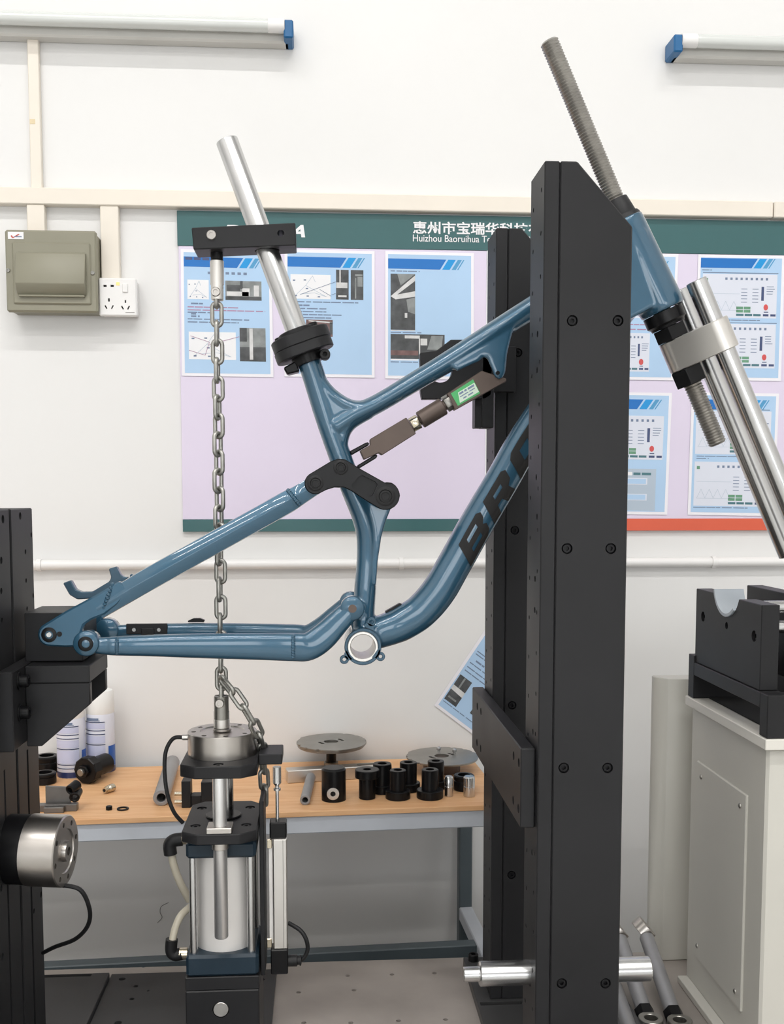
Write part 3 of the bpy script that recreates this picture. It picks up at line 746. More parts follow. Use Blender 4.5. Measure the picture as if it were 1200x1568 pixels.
# small fitting, nut, o-ring
p = bp(166, 1214); k = kpx(p); a = Vector((0.5, 0.85, 0.0)).normalized(); c0 = p + Vector((0, 0, 6 * k))
t = thing('hose_fitting', 'small nickel hose fitting lying alone on the plywood', 'fitting', p)
obj('fitting_body', add_lathe(NB(), c0 - a * .012, a, [(0, 0), (0, 4 * k), (.004, 4 * k), (.004, 5 * k), (.010, 5 * k), (.011, 4.2 * k), (.014, 6 * k), (.026, 6 * k), (.027, 5 * k), (.027, 0)], 16), 'brass', t)
obj('bore', add_cyl(NB(), c0 - a * .0124, c0 - a * .01195, 2.6 * k, seg=12), 'hole', t)  # solid dark disc, the shade of the bore painted on
p = bp(167, 1240); k = kpx(p)
b = NB(); add_hex(b, p, p + Vector((0, 0, 6 * k)), 5.2 * k); tag(obj('small_nut', b, 'black2'), 'tiny dark nut near the front edge of the bench', 'nut')
p = bp(188, 1239.5); k = kpx(p); b = NB()
add_ring(b, p, p + Vector((0, 0, 2.4 * k)), 9 * k, 6.4 * k, 28, 0.0004); tag(obj('o_ring', b, 'rubber'), 'black rubber o-ring lying flat beside the tiny nut', 'o-ring')
# grey pipes lying end on
def pipe(pa, pb, r_px, ri, label, m='grey_tube'):
    p0 = bp(*pa); p1 = bp(*pb); k = kpx(p0); r = r_px * k; u = Vector((0, 0, r))
    return tag(obj('steel_pipe', add_ring(NB(), p0 + u, p1 + u, r, r * ri, 28, 0.0008), m), label, 'pipe', 'steel pipes on the bench')
pipe((247, 1234), (264, 1178), 12.5, 0.55, 'thick grey steel pipe lying end on left of the cylinder')
pipe((467, 1233), (477, 1192), 8, 0.55, 'thin grey steel pipe lying end on before the long steel bar')
# black clamp blocks behind the cylinder
p = bp(300, 1237); k = kpx(p)
t = thing('clamp_block', 'small black clamp block with silver screws behind the cylinder', 'clamp', p)
b = NB(); add_box(b, p.x - 22 * k, p.x - 8 * k, p.y, p.y + .03, BT, BT + 42 * k, .001); obj('jaw', b, 'black', t)
b = NB(); add_box(b, p.x - 8 * k, p.x + 8 * k, p.y + .004, p.y + .03, BT, BT + 18 * k, .001); obj('bridge', b, 'black', t)
b = NB(); add_box(b, p.x + 8 * k, p.x + 26 * k, p.y, p.y + .03, BT, BT + 40 * k, .001); obj('jaw', b, 'black', t)
for zz in (7, 20):
    b = NB(); add_cyl(b, (p.x - 34 * k, p.y + .012, BT + zz * k), (p.x - 22 * k, p.y + .012, BT + zz * k), 3.2 * k, seg=14, bev=.0006); obj('screw', b, 'brass', t)
# long steel bar with slot at the back
p0 = bp(440, 1200); p1 = bp(600, 1190); k = kpx(p0)
d = (p1 - p0).normalized(); n_ = Vector((-d.y, d.x, 0))
t = thing('steel_bar', 'long bright flat steel bar with slot lying behind the bushings', 'bar', (p0 + p1) / 2)
b = NB(); add_poly(b, [p0, p1, p1 + n_ * .03, p0 + n_ * .03], (0, 0, 20 * k), 0.0015)
cut = NB(); q = p0 + d * .15 + n_ * .008 + Vector((0, 0, .012)); add_poly(cut, [q, q + d * .07, q + d * .07 + n_ * .016, q + n_ * .016], (0, 0, .05))
obj('bar_body', boolean(b, cut), 'alu', t)
# notched discs
def notched_disc(center, r, label, stem):
    p = center; up = Vector((0, 0, 1))
    t = thing('notched_disc', label, 'disc', (p.x, p.y, BT), 'notched indexing discs')
    n = 96; pts = []
    for i in range(n):
        a = 2 * math.pi * i / n
        rr = r * (1.0 - (0.05 if i % 6 == 0 and (i // 24) % 2 == 0 else 0.0) - (0.06 if 40 < i < 56 else 0.0) - 0.02 * math.cos(3 * a))
        pts.append(Vector((p.x + rr * math.cos(a), p.y + rr * math.sin(a), p.z)))
    b = NB(); add_poly(b, pts, (0, 0, 0.004), 0.0006)
    cut = NB(); add_cyl(cut, p - up * .01, p + up * .02, r * .2, seg=24)
    for i in range(2):
        a = i * math.pi + .3
        for j in range(3):
            add_cyl(cut, p + Vector((math.cos(a + .25 * j), math.sin(a + .25 * j), 0)) * r * .33 - up * .01, p + Vector((math.cos(a + .25 * j), math.sin(a + .25 * j), 0)) * r * .33 + up * .02, r * .05, seg=8)
    obj('disc', boolean(b, cut), 'gunmetal', t)
    if stem:
        obj('lower_disc', add_cyl(NB(), p - up * .006, p - up * .0005, r * .93, seg=48, bev=.001), 'gunmetal', t)
        obj('stem', add_cyl(NB(), Vector((p.x, p.y, BT)), p - up * .006, r * .14, seg=20), 'black2', t)
        obj('foot', add_cyl(NB(), Vector((p.x, p.y, BT)), Vector((p.x, p.y, BT + .016)), r * .2, seg=32, bev=.001), 'gunmetal', t)
    else:
        obj('foot_ring', add_cyl(NB(), Vector((p.x, p.y, BT)), p, r * .5, seg=32, bev=.001), 'brown', t)
        for q in (0.0, 1.15):
            a = q + .5; c = p + Vector((math.cos(a), math.sin(a), 0)) * r * .42
            obj('stud', add_lathe(NB(), c, up, [(0.004, 0), (0.004, .003), (.008, .003), (.009, .005), (.013, .005), (.016, .002), (.0165, 0)], 14), 'chrome', t)
    return t
pd = bp(507, 1177); zz = P(507, 1138, pd.y).z
notched_disc(Vector((pd.x, pd.y, zz)), 56 * kpx(pd), 'large notched steel disc raised on a black stem at the back of the bench', True)
pd = bp(676, 1180); zz = P(676, 1160, pd.y).z
notched_disc(Vector((pd.x, pd.y, zz)), 58 * kpx(pd), 'flat notched steel disc with ball studs on a low foot near the column', False)
# black block with bore
p = bp(511, 1224); k = kpx(p); t = thing('bored_block', 'black round block with a silver ringed bore beside the thin pipe', 'block', p)
obj('block_body', add_lathe(NB(), p, (0, 0, 1), [(0, 0), (0, 19 * k), (48 * k, 19 * k), (51 * k, 16 * k), (51 * k, 0)], 36), 'black2', t)
c0 = p + Vector((-1.5 * k, -18.4 * k, 14 * k)); b = NB(); add_ring(b, c0 + Vector((0, .003, 0)), c0 + Vector((0, -.0016, 0)), 9.5 * k, 4 * k, 24, .0004); obj('bore_ring', b, 'steel', t)
obj('bore', add_cyl(NB(), c0 + Vector((0, .003, 0)), c0 + Vector((0, .0005, 0)), 4.1 * k, seg=16), 'hole', t)  # near-black disc paints the shade inside the ring
# flanged bushings
def bushing(px, py, r_px, fl_px, h_px, flange_top, label):
    p = bp(px, py); k = kpx(p); r, f, h = r_px * k, fl_px * k, h_px * k; fh = 13 * k; ri = r * .52
    if flange_top: pr = [(0, r - .001), (.001, r), (h - fh, r), (h - fh, f - .001), (h - fh + .001, f), (h - .001, f), (h, f - .001), (h, ri), (0, ri)]
    else: pr = [(0, f - .001), (.001, f), (fh - .001, f), (fh, f - .001), (fh, r), (h - .001, r), (h, r - .001), (h, ri), (0, ri)]
    b = add_lathe(NB(), p, (0, 0, 1), pr, 32, close=True)
    return tag(obj('flanged_bushing', b, 'black2'), label, 'bushing', 'black flanged bushings on the bench')
bushing(562, 1222, 13, 19, 46, True, 'black bushing standing with its flange on top, beside the bored block')
bushing(585, 1213, 14.5, 17, 46, False, 'black bushing behind, between the flange-up bushing and the next in front')
bushing(609, 1222, 12.8, 19.5, 45, False, 'black bushing in the front row, flange down, left of the other one')
bushing(625, 1210, 13.5, 18.5, 45, False, 'black bushing in the back row, middle of the three')
bushing(658, 1221, 13.2, 21, 45, False, 'black bushing in the front row nearest the steel pins')
bushing(667, 1207, 13, 16, 44, False, 'black bushing in the back row just left of the steel pins')
ring_thing(710, 1209, 16.5, 10, 24, 'black ring behind the two steel pins', grp='loose black rings')
for px_, r_, lab in ((687, 6.8, 'thin bright steel pin standing left of the thick one'), (718, 9.0, 'thicker bright steel pin standing nearest the column')):
    p = bp(px_, 1219); k = kpx(p)
    b = add_lathe(NB(), p, (0, 0, 1), [(0, 0), (0, r_ * .9 * k), (.001, r_ * k), (16 * k, r_ * k), (16.6 * k, r_ * .93 * k), (17.2 * k, r_ * k), (30 * k, r_ * k), (32 * k, r_ * .8 * k), (32 * k, 0)], 28)
    tag(obj('steel_pin', b, 'chrome'), lab, 'pin', 'steel pins on the bench')

tag(obj('loose_thread', add_tube(NB(), [P(258, 1382, YW - .002), P(247, 1388, YW - .002), P(245, 1397, YW - .002), P(248, 1405, YW - .002), P(241, 1413, YW - .002)], .0005, 6), 'rubber'),
    'thin dark loose thread stuck on the wall under the workbench', 'thread')
# ------------------------------------------------------------------ machine bed and base plates
ZB = 0.553
bm = add_box(NB(), -1.0, 1.6, 0.95, 1.862, ZB - 0.05, ZB, 0.002)
cut = NB()
for hx, hy in ((532, 1494), (600, 1492), (665, 1490), (457, 1519.5), (542, 1516), (610, 1563), (682, 1561), (537, 1566), (465, 1566), (220, 1480)):
    g = G(hx, hy, ZB); add_cyl(cut, g - Vector((0, 0, .02)), g + Vector((0, 0, .01)), 0.0042, seg=16)
t = thing('machine_bed', 'grey steel machine bed with threaded holes along the bottom of the picture', 'machine bed', (0.3, 1.4, 0))
obj('bed_plate', boolean(bm, cut), 'bed', t)
obj('bed_body', add_box(NB(), -0.96, 1.56, 1.0, 1.83, 0.0, ZB - 0.0505, 0.004), 'dark_plate', t)
# dark plate under the cylinder
xa = G(172, 1490, ZB + .006).x; xb = G(423, 1492, ZB + .006).x
bm = add_box(NB(), xa, xb, 1.10, G(300, 1489, ZB + .006).y, ZB, ZB + 0.008, 0.0008)
cut = NB()
for hx, hy, r_ in ((187, 1499, .006), (208, 1510, .0042), (202, 1529.5, .0042), (227, 1517, .0024), (401, 1500, .005), (181, 1566, .006)):
    g = G(hx, hy, ZB + .008); add_cyl(cut, g - Vector((0, 0, .006)), g + Vector((0, 0, .01)), r_, seg=16)
tag(obj('cylinder_base_plate', boolean(bm, cut), 'dark_plate'), 'dark drilled base plate lying under the pneumatic cylinder', 'base plate')
# left column foot plate
e0 = G(169, 1489, ZB + .016)
bm = add_box(NB(), -0.62, min(e0.x, xa - .001), 1.05, e0.y, ZB, ZB + 0.016, 0.001)
cut = NB(); s0 = G(60, 1494, ZB + .016); s1_ = G(140, 1493, ZB + .016)
add_box(cut, s0.x, s1_.x, s0.y - .008, s0.y + .004, ZB + .004, ZB + .03, 0)
tag(obj('column_foot_plate', boolean(bm, cut), 'dark_plate'), 'dark slotted foot plate under the left column', 'base plate', 'column foot plates')
# right foot plate
e1 = G(709, 1466, ZB + .016)
bm = add_box(NB(), e1.x, 0.50, 1.05, min(1.861, e1.y), ZB, ZB + 0.016, 0.001)
cut = NB(); s0 = G(735, 1537, ZB + .016); s1_ = G(800, 1537, ZB + .016); add_box(cut, s0.x, s1_.x, s0.y - .006, s0.y + .006, ZB + .004, ZB + .03, 0)
o = tag(obj('column_foot_plate', boolean(bm, cut), 'dark_plate'), 'dark slotted foot plate under the two tall black columns', 'base plate', 'column foot plates')
fb = G(723, 1466, ZB + .016); b = NB(); add_bolt(b, Vector((fb.x, fb.y - .012, ZB + .016)), (0, 0, 1), 0.009, 0.012)
tb = obj('foot_bolt', b, 'black2'); tag(tb, 'black socket head bolt at the back corner of the right foot plate', 'bolt')
ZFT = ZB + 0.0162

# ------------------------------------------------------------------ the two tall black columns
def column(Y0, Y1, ztop, label, bolts, side_holes, chamf_px):
    xl = TXL; xp = TXL + 0.0195; xr = TXR
    t = thing('fixture_column', label, 'column', ((xl + xr) / 2, (Y0 + Y1) / 2, ZFT), 'tall black fixture columns')
    # side plate with two rows of threaded holes
    b = add_box(NB(), xl, xp - .0004, Y0, Y1, ZFT, ztop, 0.0015)
    cut = NB()
    for yy, zz, r_ in side_holes: add_cyl(cut, (xl - .01, yy, zz), (xl + .014, yy, zz), r_, seg=14)
    obj('side_plate', boolean(b, cut), 'black', t)
    # body with sloped shoulder and counterbored screws
    pts = [(xp, ztop), (xp + 0.021, ztop), (xr, ztop - 0.077), (xr, ZFT), (xp, ZFT)]
    b = add_poly(NB(), [(x, Y0, z) for x, z in pts], (0, Y1 - Y0, 0), 0.0015)
    cut = NB()
    for q in bolts: add_cyl(cut, (q.x, Y0 - .01, q.z), (q.x, Y0 + .008, q.z), 0.0070, seg=20)
    obj('column_body', boolean(b, cut), 'black', t)
    for q in bolts:
        bb = NB(); add_bolt(bb, Vector((q.x, Y0 + .0079, q.z)), (0, -1, 0), 0.0056, 0.0070, 0.5)
        obj('bolt', bb, 'black2', t)
    return t
FY0, FY1, BY0, BY1 = 1.308, 1.392, 1.665, 1.749
TXL = 0.2750; TXR = 0.3852
zt = P(850, 246, FY0).z; zt_b = P(778, 349, BY0).z
bz = [P(x, y, FY0) for x, y in ((876, 491), (946, 491), (868, 840), (935, 840), (863, 1176), (930, 1176), (860, 1506), (927, 1506))]
hol = []
for i in range(26):
    z_ = zt - 0.030 - i * 0.0525
    hol += [(FY0 + 0.018, z_, .0030), (FY1 - 0.018, z_ - 0.012, .0030)]
for z_ in (1.60, 1.555, 1.42, 1.37, 1.29, 1.25, 1.09, 1.05, 0.93, 0.75): hol.append((FY0 + 0.020 + 0.03 * random.random(), z_, .0042))
ft = column(FY0, FY1, zt, 'nearer tall black steel column standing in front of the bicycle frame', bz, hol, 883)
bzb = [P(x, y, BY0) for x, y in ((793, 540), (788, 812), (784, 1080), (783, 1340))]
hol = []
for i in range(26):
    z_ = zt_b - 0.030 - i * 0.0525
    hol += [(BY0 + 0.018, z_, .0030), (BY1 - 0.018, z_ - 0.012, .0030)]
column(BY0, BY1, zt_b, 'farther tall black steel column standing behind the bicycle frame', bzb, hol, 795)
# polished shaft stubs through the nearer column
zs = P(900, 1486, 1.35).z; xsr = P(994, 1488, 1.35).x; xsl = P(709, 1483, 1.35).x; xs2 = P(733, 1483, 1.35).x
obj('shaft_stub', add_lathe(NB(), (TXL, 1.35, zs), (-1, 0, 0), [(-.01, 0), (-.01, .0162), (TXL - xs2 - .002, .0162), (TXL - xs2, .0142), (TXL - xs2, .0098), (TXL - xsl - .001, .0098), (TXL - xsl, .0088), (TXL - xsl, 0)], 36), 'chrome', ft)
obj('shaft_stub', add_lathe(NB(), (TXR, 1.35, zs), (1, 0, 0), [(-.01, 0), (-.01, .0162), (xsr - TXR - .001, .0162), (xsr - TXR, .0152), (xsr - TXR, 0)], 36), 'chrome', ft)
# tie plate joining the columns
xb0 = 0.2555; zta = P(723, 1049, 1.71).z; ztb = P(798, 1160, 1.322).z; zbt = P(800, 1268, 1.322).z
t = thing('tie_plate', 'thick black tie plate bolted across the sides of the two tall columns', 'plate', (xb0, 1.5, zbt))
b = add_box(NB(), xb0, TXL - .0004, 1.322, XP(723, 1055, xb0).y, zbt, (zta + ztb) / 2, 0.0015)
cut = NB()
zmid = [(zta + ztb) / 2 - .022, zbt + .022]
for yy in (1.335, 1.372, 1.66, 1.70):
    for zz in zmid: add_cyl(cut, (xb0 - .01, yy, zz), (xb0 + .012, yy, zz), .0062, seg=18)
obj('plate_body', boolean(b, cut), 'black', t)
for yy in (1.335, 1.372, 1.66, 1.70):
    for zz in zmid:
        bb = NB(); add_bolt(bb, (xb0 + .0119, yy, zz), (-1, 0, 0), .0050, .009); obj('bolt', bb, 'black2', t)
# clamp plate with round notch fixed to the far column, behind the top tube
t = thing('notched_clamp', 'black clamp plate with round notch fixed to the farther column behind the top tube', 'clamp', P(690, 612, 1.63))
Yc0, Yc1 = 1.628, 1.648
arc = [(672 + 20 * math.cos(a), 566 + 20 * math.sin(a)) for a in [math.radians(d) for d in range(150, -31, -20)]]
poly = [(643, 540), (668, 537), (690, 520), (755, 520), (752, 605), (742, 611), (646, 611), (644, 600)]
b = add_prism(NB(), poly, Yc0, Yc1, 0.001)
cut = NB(); cc = P(674, 567, Yc0); add_cyl(cut, cc - Vector((0, .01, 0)), cc + Vector((0, .06, 0)), 0.0185, seg=36)
obj('clamp_plate', boolean(b, cut), 'black', t)
b = px_box(NB(), 738, 540, 756, 655, Yc0, BY0 - .0003, .001); obj('mounting_block', b, 'black', t)
b = px_box(NB(), 727, 600, 739, 655, 1.635, BY0 - .0003, .001); obj('mounting_bar', b, 'black', t)
b = NB(); add_box(b, P(750, 540, 1.65).x, TXL + .03, 1.6481, BY0 - .0003, P(750, 600, 1.65).z, P(750, 530, 1.65).z, .001); obj('spacer', b, 'black', t)

# ------------------------------------------------------------------ left column with axle bracket
LX = -0.418; LY1 = 1.575; zl = P(30, 779, 1.50).z
t = thing('slotted_column', 'dark slotted steel column at the left edge holding the rear axle bracket', 'column', (LX - .05, 1.46, ZFT))
def lplate(y0, y1, holes, x0=LX - .09):
    b = add_box(NB(), x0, LX, y0, y1, ZFT, zl, 0.0015); cut = NB()
    for px_, py_, r_ in holes:
        q = XP(px_, py_, LX)
        if y0 + .006 < q.y < y1 - .004: add_cyl(cut, (LX - .012, q.y, q.z), (LX + .01, q.y, q.z), r_, seg=16)
    for xa_, xb_ in slots:
        ya, yb2 = XP(xa_, 1250, LX).y, XP(xb_, 1250, LX).y
        if y0 < ya and yb2 < y1: add_box(cut, LX - .018, LX + .01, ya, yb2, ZFT + .03, P(40, 1152, 1.5).z, 0)
    return boolean(b, cut)
slots = [(7.5, 10), (24, 37), (43.5, 46)]
ysl = XP(17, 850, LX).y
hs = [(31, 790, .0055), (4.5, 795, .0060), (39, 845, .0038), (48, 819, .004), (40, 889, .0036), (51, 912, .004), (41.5, 932, .0036), (2, 858, .005), (2, 905, .0045), (3, 950, .004),
      (63, 1370, .005), (52, 1395, .004), (4, 1465, .005), (2, 1360, .005)]
obj('column_half', lplate(1.33, ysl - .004, hs), 'black', t)
obj('column_half', lplate(ysl + .004, LY1, hs), 'black', t)
obj('column_core', add_box(NB(), LX - .085, LX - .012, ysl - .006, ysl + .006, ZFT, zl - .004, 0), 'hole', t)  # near-black filler, paints the shade in the gap between the halves
fbp = P(60, 1530, 1.36); b = NB(); add_bolt(b, Vector((LX, 1.40, ZFT + .03)), (1, 0, 0), .011, .02); obj('foot_bolt', b, 'black2', t)
# axle bracket
t = thing('axle_bracket', 'black gusseted bracket bolted to the left column carrying the rear axle', 'bracket', P(80, 1143, 1.46))
zfl0, zfl1 = P(10, 1153, 1.38).z, P(10, 1030, 1.38).z
obj('flange', add_box(NB(), LX + .0004, LX + .020, 1.382, 1.565, zfl0, zfl1, .0015), 'black', t)
Ysf = 1.440; xs1 = P(137, 1030, Ysf).x
obj('shelf', add_box(NB(), LX + .0204, xs1, Ysf, 1.562, P(80, 1046, Ysf).z, P(80, 1020, Ysf).z, .001), 'black', t)
zsb = P(80, 1046, Ysf).z - .0003
for y0 in (Ysf + .001, 1.545):
    x_ = xs1 - .0005
    zz1 = P(137, 1079, Ysf).z; zz2 = P(64, 1143, Ysf).z; xx2 = P(64, 1143, Ysf).x
    obj('gusset', add_poly(NB(), [(LX + .0204, y0, zsb), (x_, y0, zsb), (x_, y0, zz1), (xx2, y0, zz2), (LX + .0204, y0, zz2)], (0, .015, 0), .001), 'black', t)
zbk = P(80, 1019, Ysf).z + .0003
Ybk = 1.4735
obj('axle_block', add_box(NB(), P(38, 980, Ybk).x, P(127, 990, Ybk).x, Ybk, 1.565, zbk, P(80, 938.5, Ybk).z, .001), 'black', t)
for px_, py_ in ((30, 1042), (32, 1090)):
    q = XP(px_, py_, LX + .020); b = NB(); add_lathe(b, (LX + .0203, 1.412, q.z), (1, 0, 0), [(0, 0), (0, .012), (.002, .012), (.002, .0085), (.012, .0085), (.013, .0075), (.013, .0042), (.007, .0042), (.007, 0)], 22); obj('bolt', b, 'black2', t)
# round load cell on the left column
fc = P(101, 1303, 1.405)
t = thing('load_cell', 'round steel load cell facing sideways on the left column with a cable', 'load cell', (fc.x, fc.y, fc.z - .05))
R_ = 0.0475; lax = Vector((1, -.13, -.02)).normalized(); L_ = .047; lb0 = fc - lax * L_
_, lu, lv = frame_of(lax)
obj('mount_flange', add_lathe(NB(), lb0 - lax * .030, lax, [(0, 0), (0, R_ * .97), (.0298, R_ * .97), (.0298, 0)], 48), 'black2', t)
b = add_lathe(NB(), lb0, lax, [(0, 0), (0, R_), (L_ - .0015, R_), (L_, R_ - .0015), (L_, R_ * .62), (L_ - .002, R_ * .60), (L_ - .002, R_ * .30), (L_ + .004, R_ * .28), (L_ + .004, R_ * .12), (L_ - .006, R_ * .12), (L_ - .006, 0)], 56)
cut = NB()
for i in range(8):
    a = i * math.pi / 4 + .2; q = fc + (lu * math.cos(a) + lv * math.sin(a)) * R_ * .8
    add_cyl(cut, q - lax * .006, q + lax * .01, .0036, seg=12)
obj('cell_body', boolean(b, cut), 'steel', t)
cs = Vector((fc.x - .012, fc.y - .002, fc.z - R_ + .002))
obj('cable', add_tube(NB(), [cs, P(122, 1362, 1.40), P(137, 1392, 1.41), P(134, 1418, 1.43), P(115, 1438, 1.46), P(84, 1450, 1.49), P(66, 1459, 1.52)], .0030, 10), 'rubber', t)

# ------------------------------------------------------------------ bicycle frame
YF = 1.528
K = YF / FPX                                   # metres per pixel in the frame plane
def swp(bm, pts, sec=None, n=6, Y=YF):
    """pts: (px, py, half width px, half depth px[, Y])"""
    q = spline([p if len(p) == 5 else (*p, Y) for p in pts], n)
    add_sweep(bm, [P(a, b, y) for a, b, _, _, y in q], [(w * K, d * K) for _, _, w, d, _ in q], sec or circ(24)); return bm
bike = thing('bicycle_frame', 'bare blue full suspension bicycle frame clamped in the test rig', 'bicycle frame', P(554, 1012, YF))
fr = NB()
swp(fr, [(468, 539, 17.6, 17.6), (479, 572, 17.6, 17.6), (500, 640, 17.5, 17.5), (521, 700, 17.5, 19), (540, 752, 17, 20), (555, 790, 17, 20), (562, 820, 17, 19), (562, 860, 16.5, 18), (559, 900, 17, 20), (557, 935, 17, 26), (555, 961, 19, 30)])
add_prism(fr, [(530, 738), (604, 752), (600, 775), (590, 800), (584, 822), (578, 862), (576, 895), (558, 900), (552, 800)], YF - .0145, YF + .0145)
swp(fr, [(512, 655, 17, 20), (545, 634, 15.5, 20), (580, 617, 14.5, 19), (642, 580, 15, 18), (697, 547, 16, 18), (807, 476, 17, 20), (900, 418, 19, 24), (972, 372, 26, 28)])
swp(fr, [(486, 575, 9, 15), (498, 594, 10, 16.5), (512, 609, 11, 17), (533, 622, 11.5, 17.5), (556, 624, 11, 17.5), (588, 610, 9, 15)])
swp(fr, [(522, 695, 10, 15), (524, 668, 11, 15), (536, 648, 11, 15), (566, 632, 9, 14)])
DT = [(574, 971, 24, 28), (583, 967, 25, 27), (600, 961, 26, 27), (618, 953, 27, 26), (645, 935, 27, 25), (671, 905, 27, 25), (695, 864, 26.5, 25), (730, 801, 26.5, 25), (770, 733, 26, 25), (806, 670, 26, 25), (880, 560, 27, 26), (968, 436, 34, 28)]
swp(fr, DT, circ(28, 2.6), n=8)
add_prism(fr, [(490, 578), (500, 597), (514, 608), (532, 617), (556, 617), (580, 612), (572, 627), (545, 645), (528, 662), (505, 650)], YF - .0145, YF + .0145)
add_prism(fr, [(880, 410), (965, 340), (990, 352), (1015, 462), (985, 478), (940, 502), (880, 560)], YF - .0285, YF + .0285)
# bottom bracket shell (hollow), pivot lug, head tube
bbc = P(554, 985, YF)
add_ring(fr, bbc - Vector((0, .0345, 0)), bbc + Vector((0, .0345, 0)), 27 * K, 19.5 * K, 40)
lug = P(543, 930, YF); add_cyl(fr, lug - Vector((0, .026, 0)), lug + Vector((0, .026, 0)), 15 * K)
h0 = P(953, 338, YF); h1 = P(1014.5, 476, YF); had = (h1 - h0).normalized()
add_lathe(fr, h0, had, [(0, 0), (0, 30 * K), (10 * K, 31 * K), ((h1 - h0).length - 8 * K, 35 * K), ((h1 - h0).length, 34 * K), ((h1 - h0).length, 0)], 40)
# shock lugs under the top tube (two cheeks)
lugp = [(690, 548), (720, 520), (795, 478), (783, 515), (777, 540), (774, 570), (770, 578), (764, 580.5), (758, 577), (752, 562), (746, 548), (739, 546), (735, 552), (700, 568), (692, 562)]
for s in (-1, 1):
    y0 = YF + s * .0120
    add_prism(fr, lugp, y0 - .0035, y0 + .0035)
fr = remeshed(fr, 0.0018, 9, 0.5)
o = obj('main_frame', fr, 'paint', bike, 60)
# cable ports / bolt holes on tube
b = NB(); add_prism(b, [(589, 937), (612, 924), (617, 926), (594, 940)], YF - .006, YF + .006, .0006); obj('cable_port', b, 'black2', bike)
b = NB(); add_prism(b, [(600, 988), (615, 982), (614, 979), (599, 985)], YF - .006, YF + .006, .0006); obj('cable_port', b, 'black2', bike)
q = P(762, 571, YF - .020); b = NB(); add_cyl(b, q - Vector((0, .0012, 0)), q + Vector((0, .002, 0)), 3.0 * K, seg=16); obj('shock_bolt', b, 'black2', bike)
# bottom bracket inner sleeve and chain guide tabs
b = NB(); add_ring(b, bbc - Vector((0, .036, 0)), bbc + Vector((0, .036, 0)), 23.2 * K, 18.6 * K, 40); obj('bearing_shell', b, 'alu', bike, label='bright machined bottom bracket shell')
tabs = NB(); Yt = YF - .0365
add_ring(tabs, bbc - Vector((0, .0365, 0)), bbc - Vector((0, .0325, 0)), 28 * K, 23.5 * K, 40)
for tx, ty in ((568.5, 952.5), (527, 1010), (582.5, 1005.5)):
    c = P(tx, ty, Yt); add_ring(tabs, c, c + Vector((0, .004, 0)), 7 * K, 2.6 * K, 20)
    d = (Vector((tx, ty)) - Vector((554, 985))); L = d.length; d.normalize(); n_ = Vector((-d.y, d.x))
    a = Vector((554, 985)) + d * 25; e = Vector((tx, ty)) - d * 3.5
    add_prism(tabs, [tuple(a + n_ * 9), tuple(e + n_ * 5.5), tuple(e - n_ * 5.5), tuple(a - n_ * 9)], Yt, Yt + .0038)
obj('chain_guide_tabs', tabs, 'paint_dark', bike)
# letters on the down tube (even-odd scanline, wrapped on the tube's section)
dts = spline([(*p, YF) for p in DT], 10)
arc_s = [0.0]
for u, v in zip(dts, dts[1:]): arc_s.append(arc_s[-1] + math.hypot(v[0] - u[0], v[1] - u[1]))
def dt_point(s, d):
    for i in range(len(arc_s) - 1):
        if arc_s[i + 1] >= s or i == len(arc_s) - 2: break
    t_ = (s - arc_s[i]) / (arc_s[i + 1] - arc_s[i]); a, b = dts[i], dts[i + 1]
    cx, cy = a[0] + (b[0] - a[0]) * t_, a[1] + (b[1] - a[1]) * t_; w, dp = a[2], a[3]
    dx, dy = b[0] - a[0], b[1] - a[1]; L = math.hypot(dx, dy); nx, ny = -dy / L, dx / L
    y = dp * K * (max(0.0, 1 - abs(d / w) ** 2.6)) ** (1 / 2.6)
    return P(cx + nx * d, cy + ny * d, YF) - Vector((0, y + .0011, 0))
# where along the tube the first letter starts
s_b = min(range(len(dts)), key=lambda i: math.hypot(dts[i][0] - 706, dts[i][1] - 843)); s_b = arc_s[s_b]
GL = {
 'B': [[(0, 0), (.86, 0), (1.0, .14), (1.0, .36), (.90, .5), (1.0, .62), (1.0, .86), (.86, 1.0), (0, 1.0)], [(.28, .22), (.72, .22), (.72, .36), (.28, .36)], [(.28, .60), (.72, .60), (.72, .75), (.28, .75)]],
 'R': [[(0, 0), (.86, 0), (1.0, .14), (1.0, .5), (.86, .62), (1.0, 1.0), (.66, 1.0), (.52, .66), (.33, .66), (.33, 1.0), (0, 1.0)], [(.33, .26), (.68, .26), (.68, .42), (.33, .42)]],
 'O': [[(.12, 0), (1.0, 0), (1.0, 1.0), (.0, 1.0), (0, .12)], [(.36, .28), (.72, .28), (.72, .72), (.36, .72)]],
}
def crossings(polys, v):
    xs = []
    for pl in polys:
        for (x0, y0), (x1, y1) in zip(pl, pl[1:] + pl[:1]):
            if (y0 <= v < y1) or (y1 <= v < y0): xs.append(x0 + (x1 - x0) * (v - y0) / (y1 - y0))
    return sorted(xs)
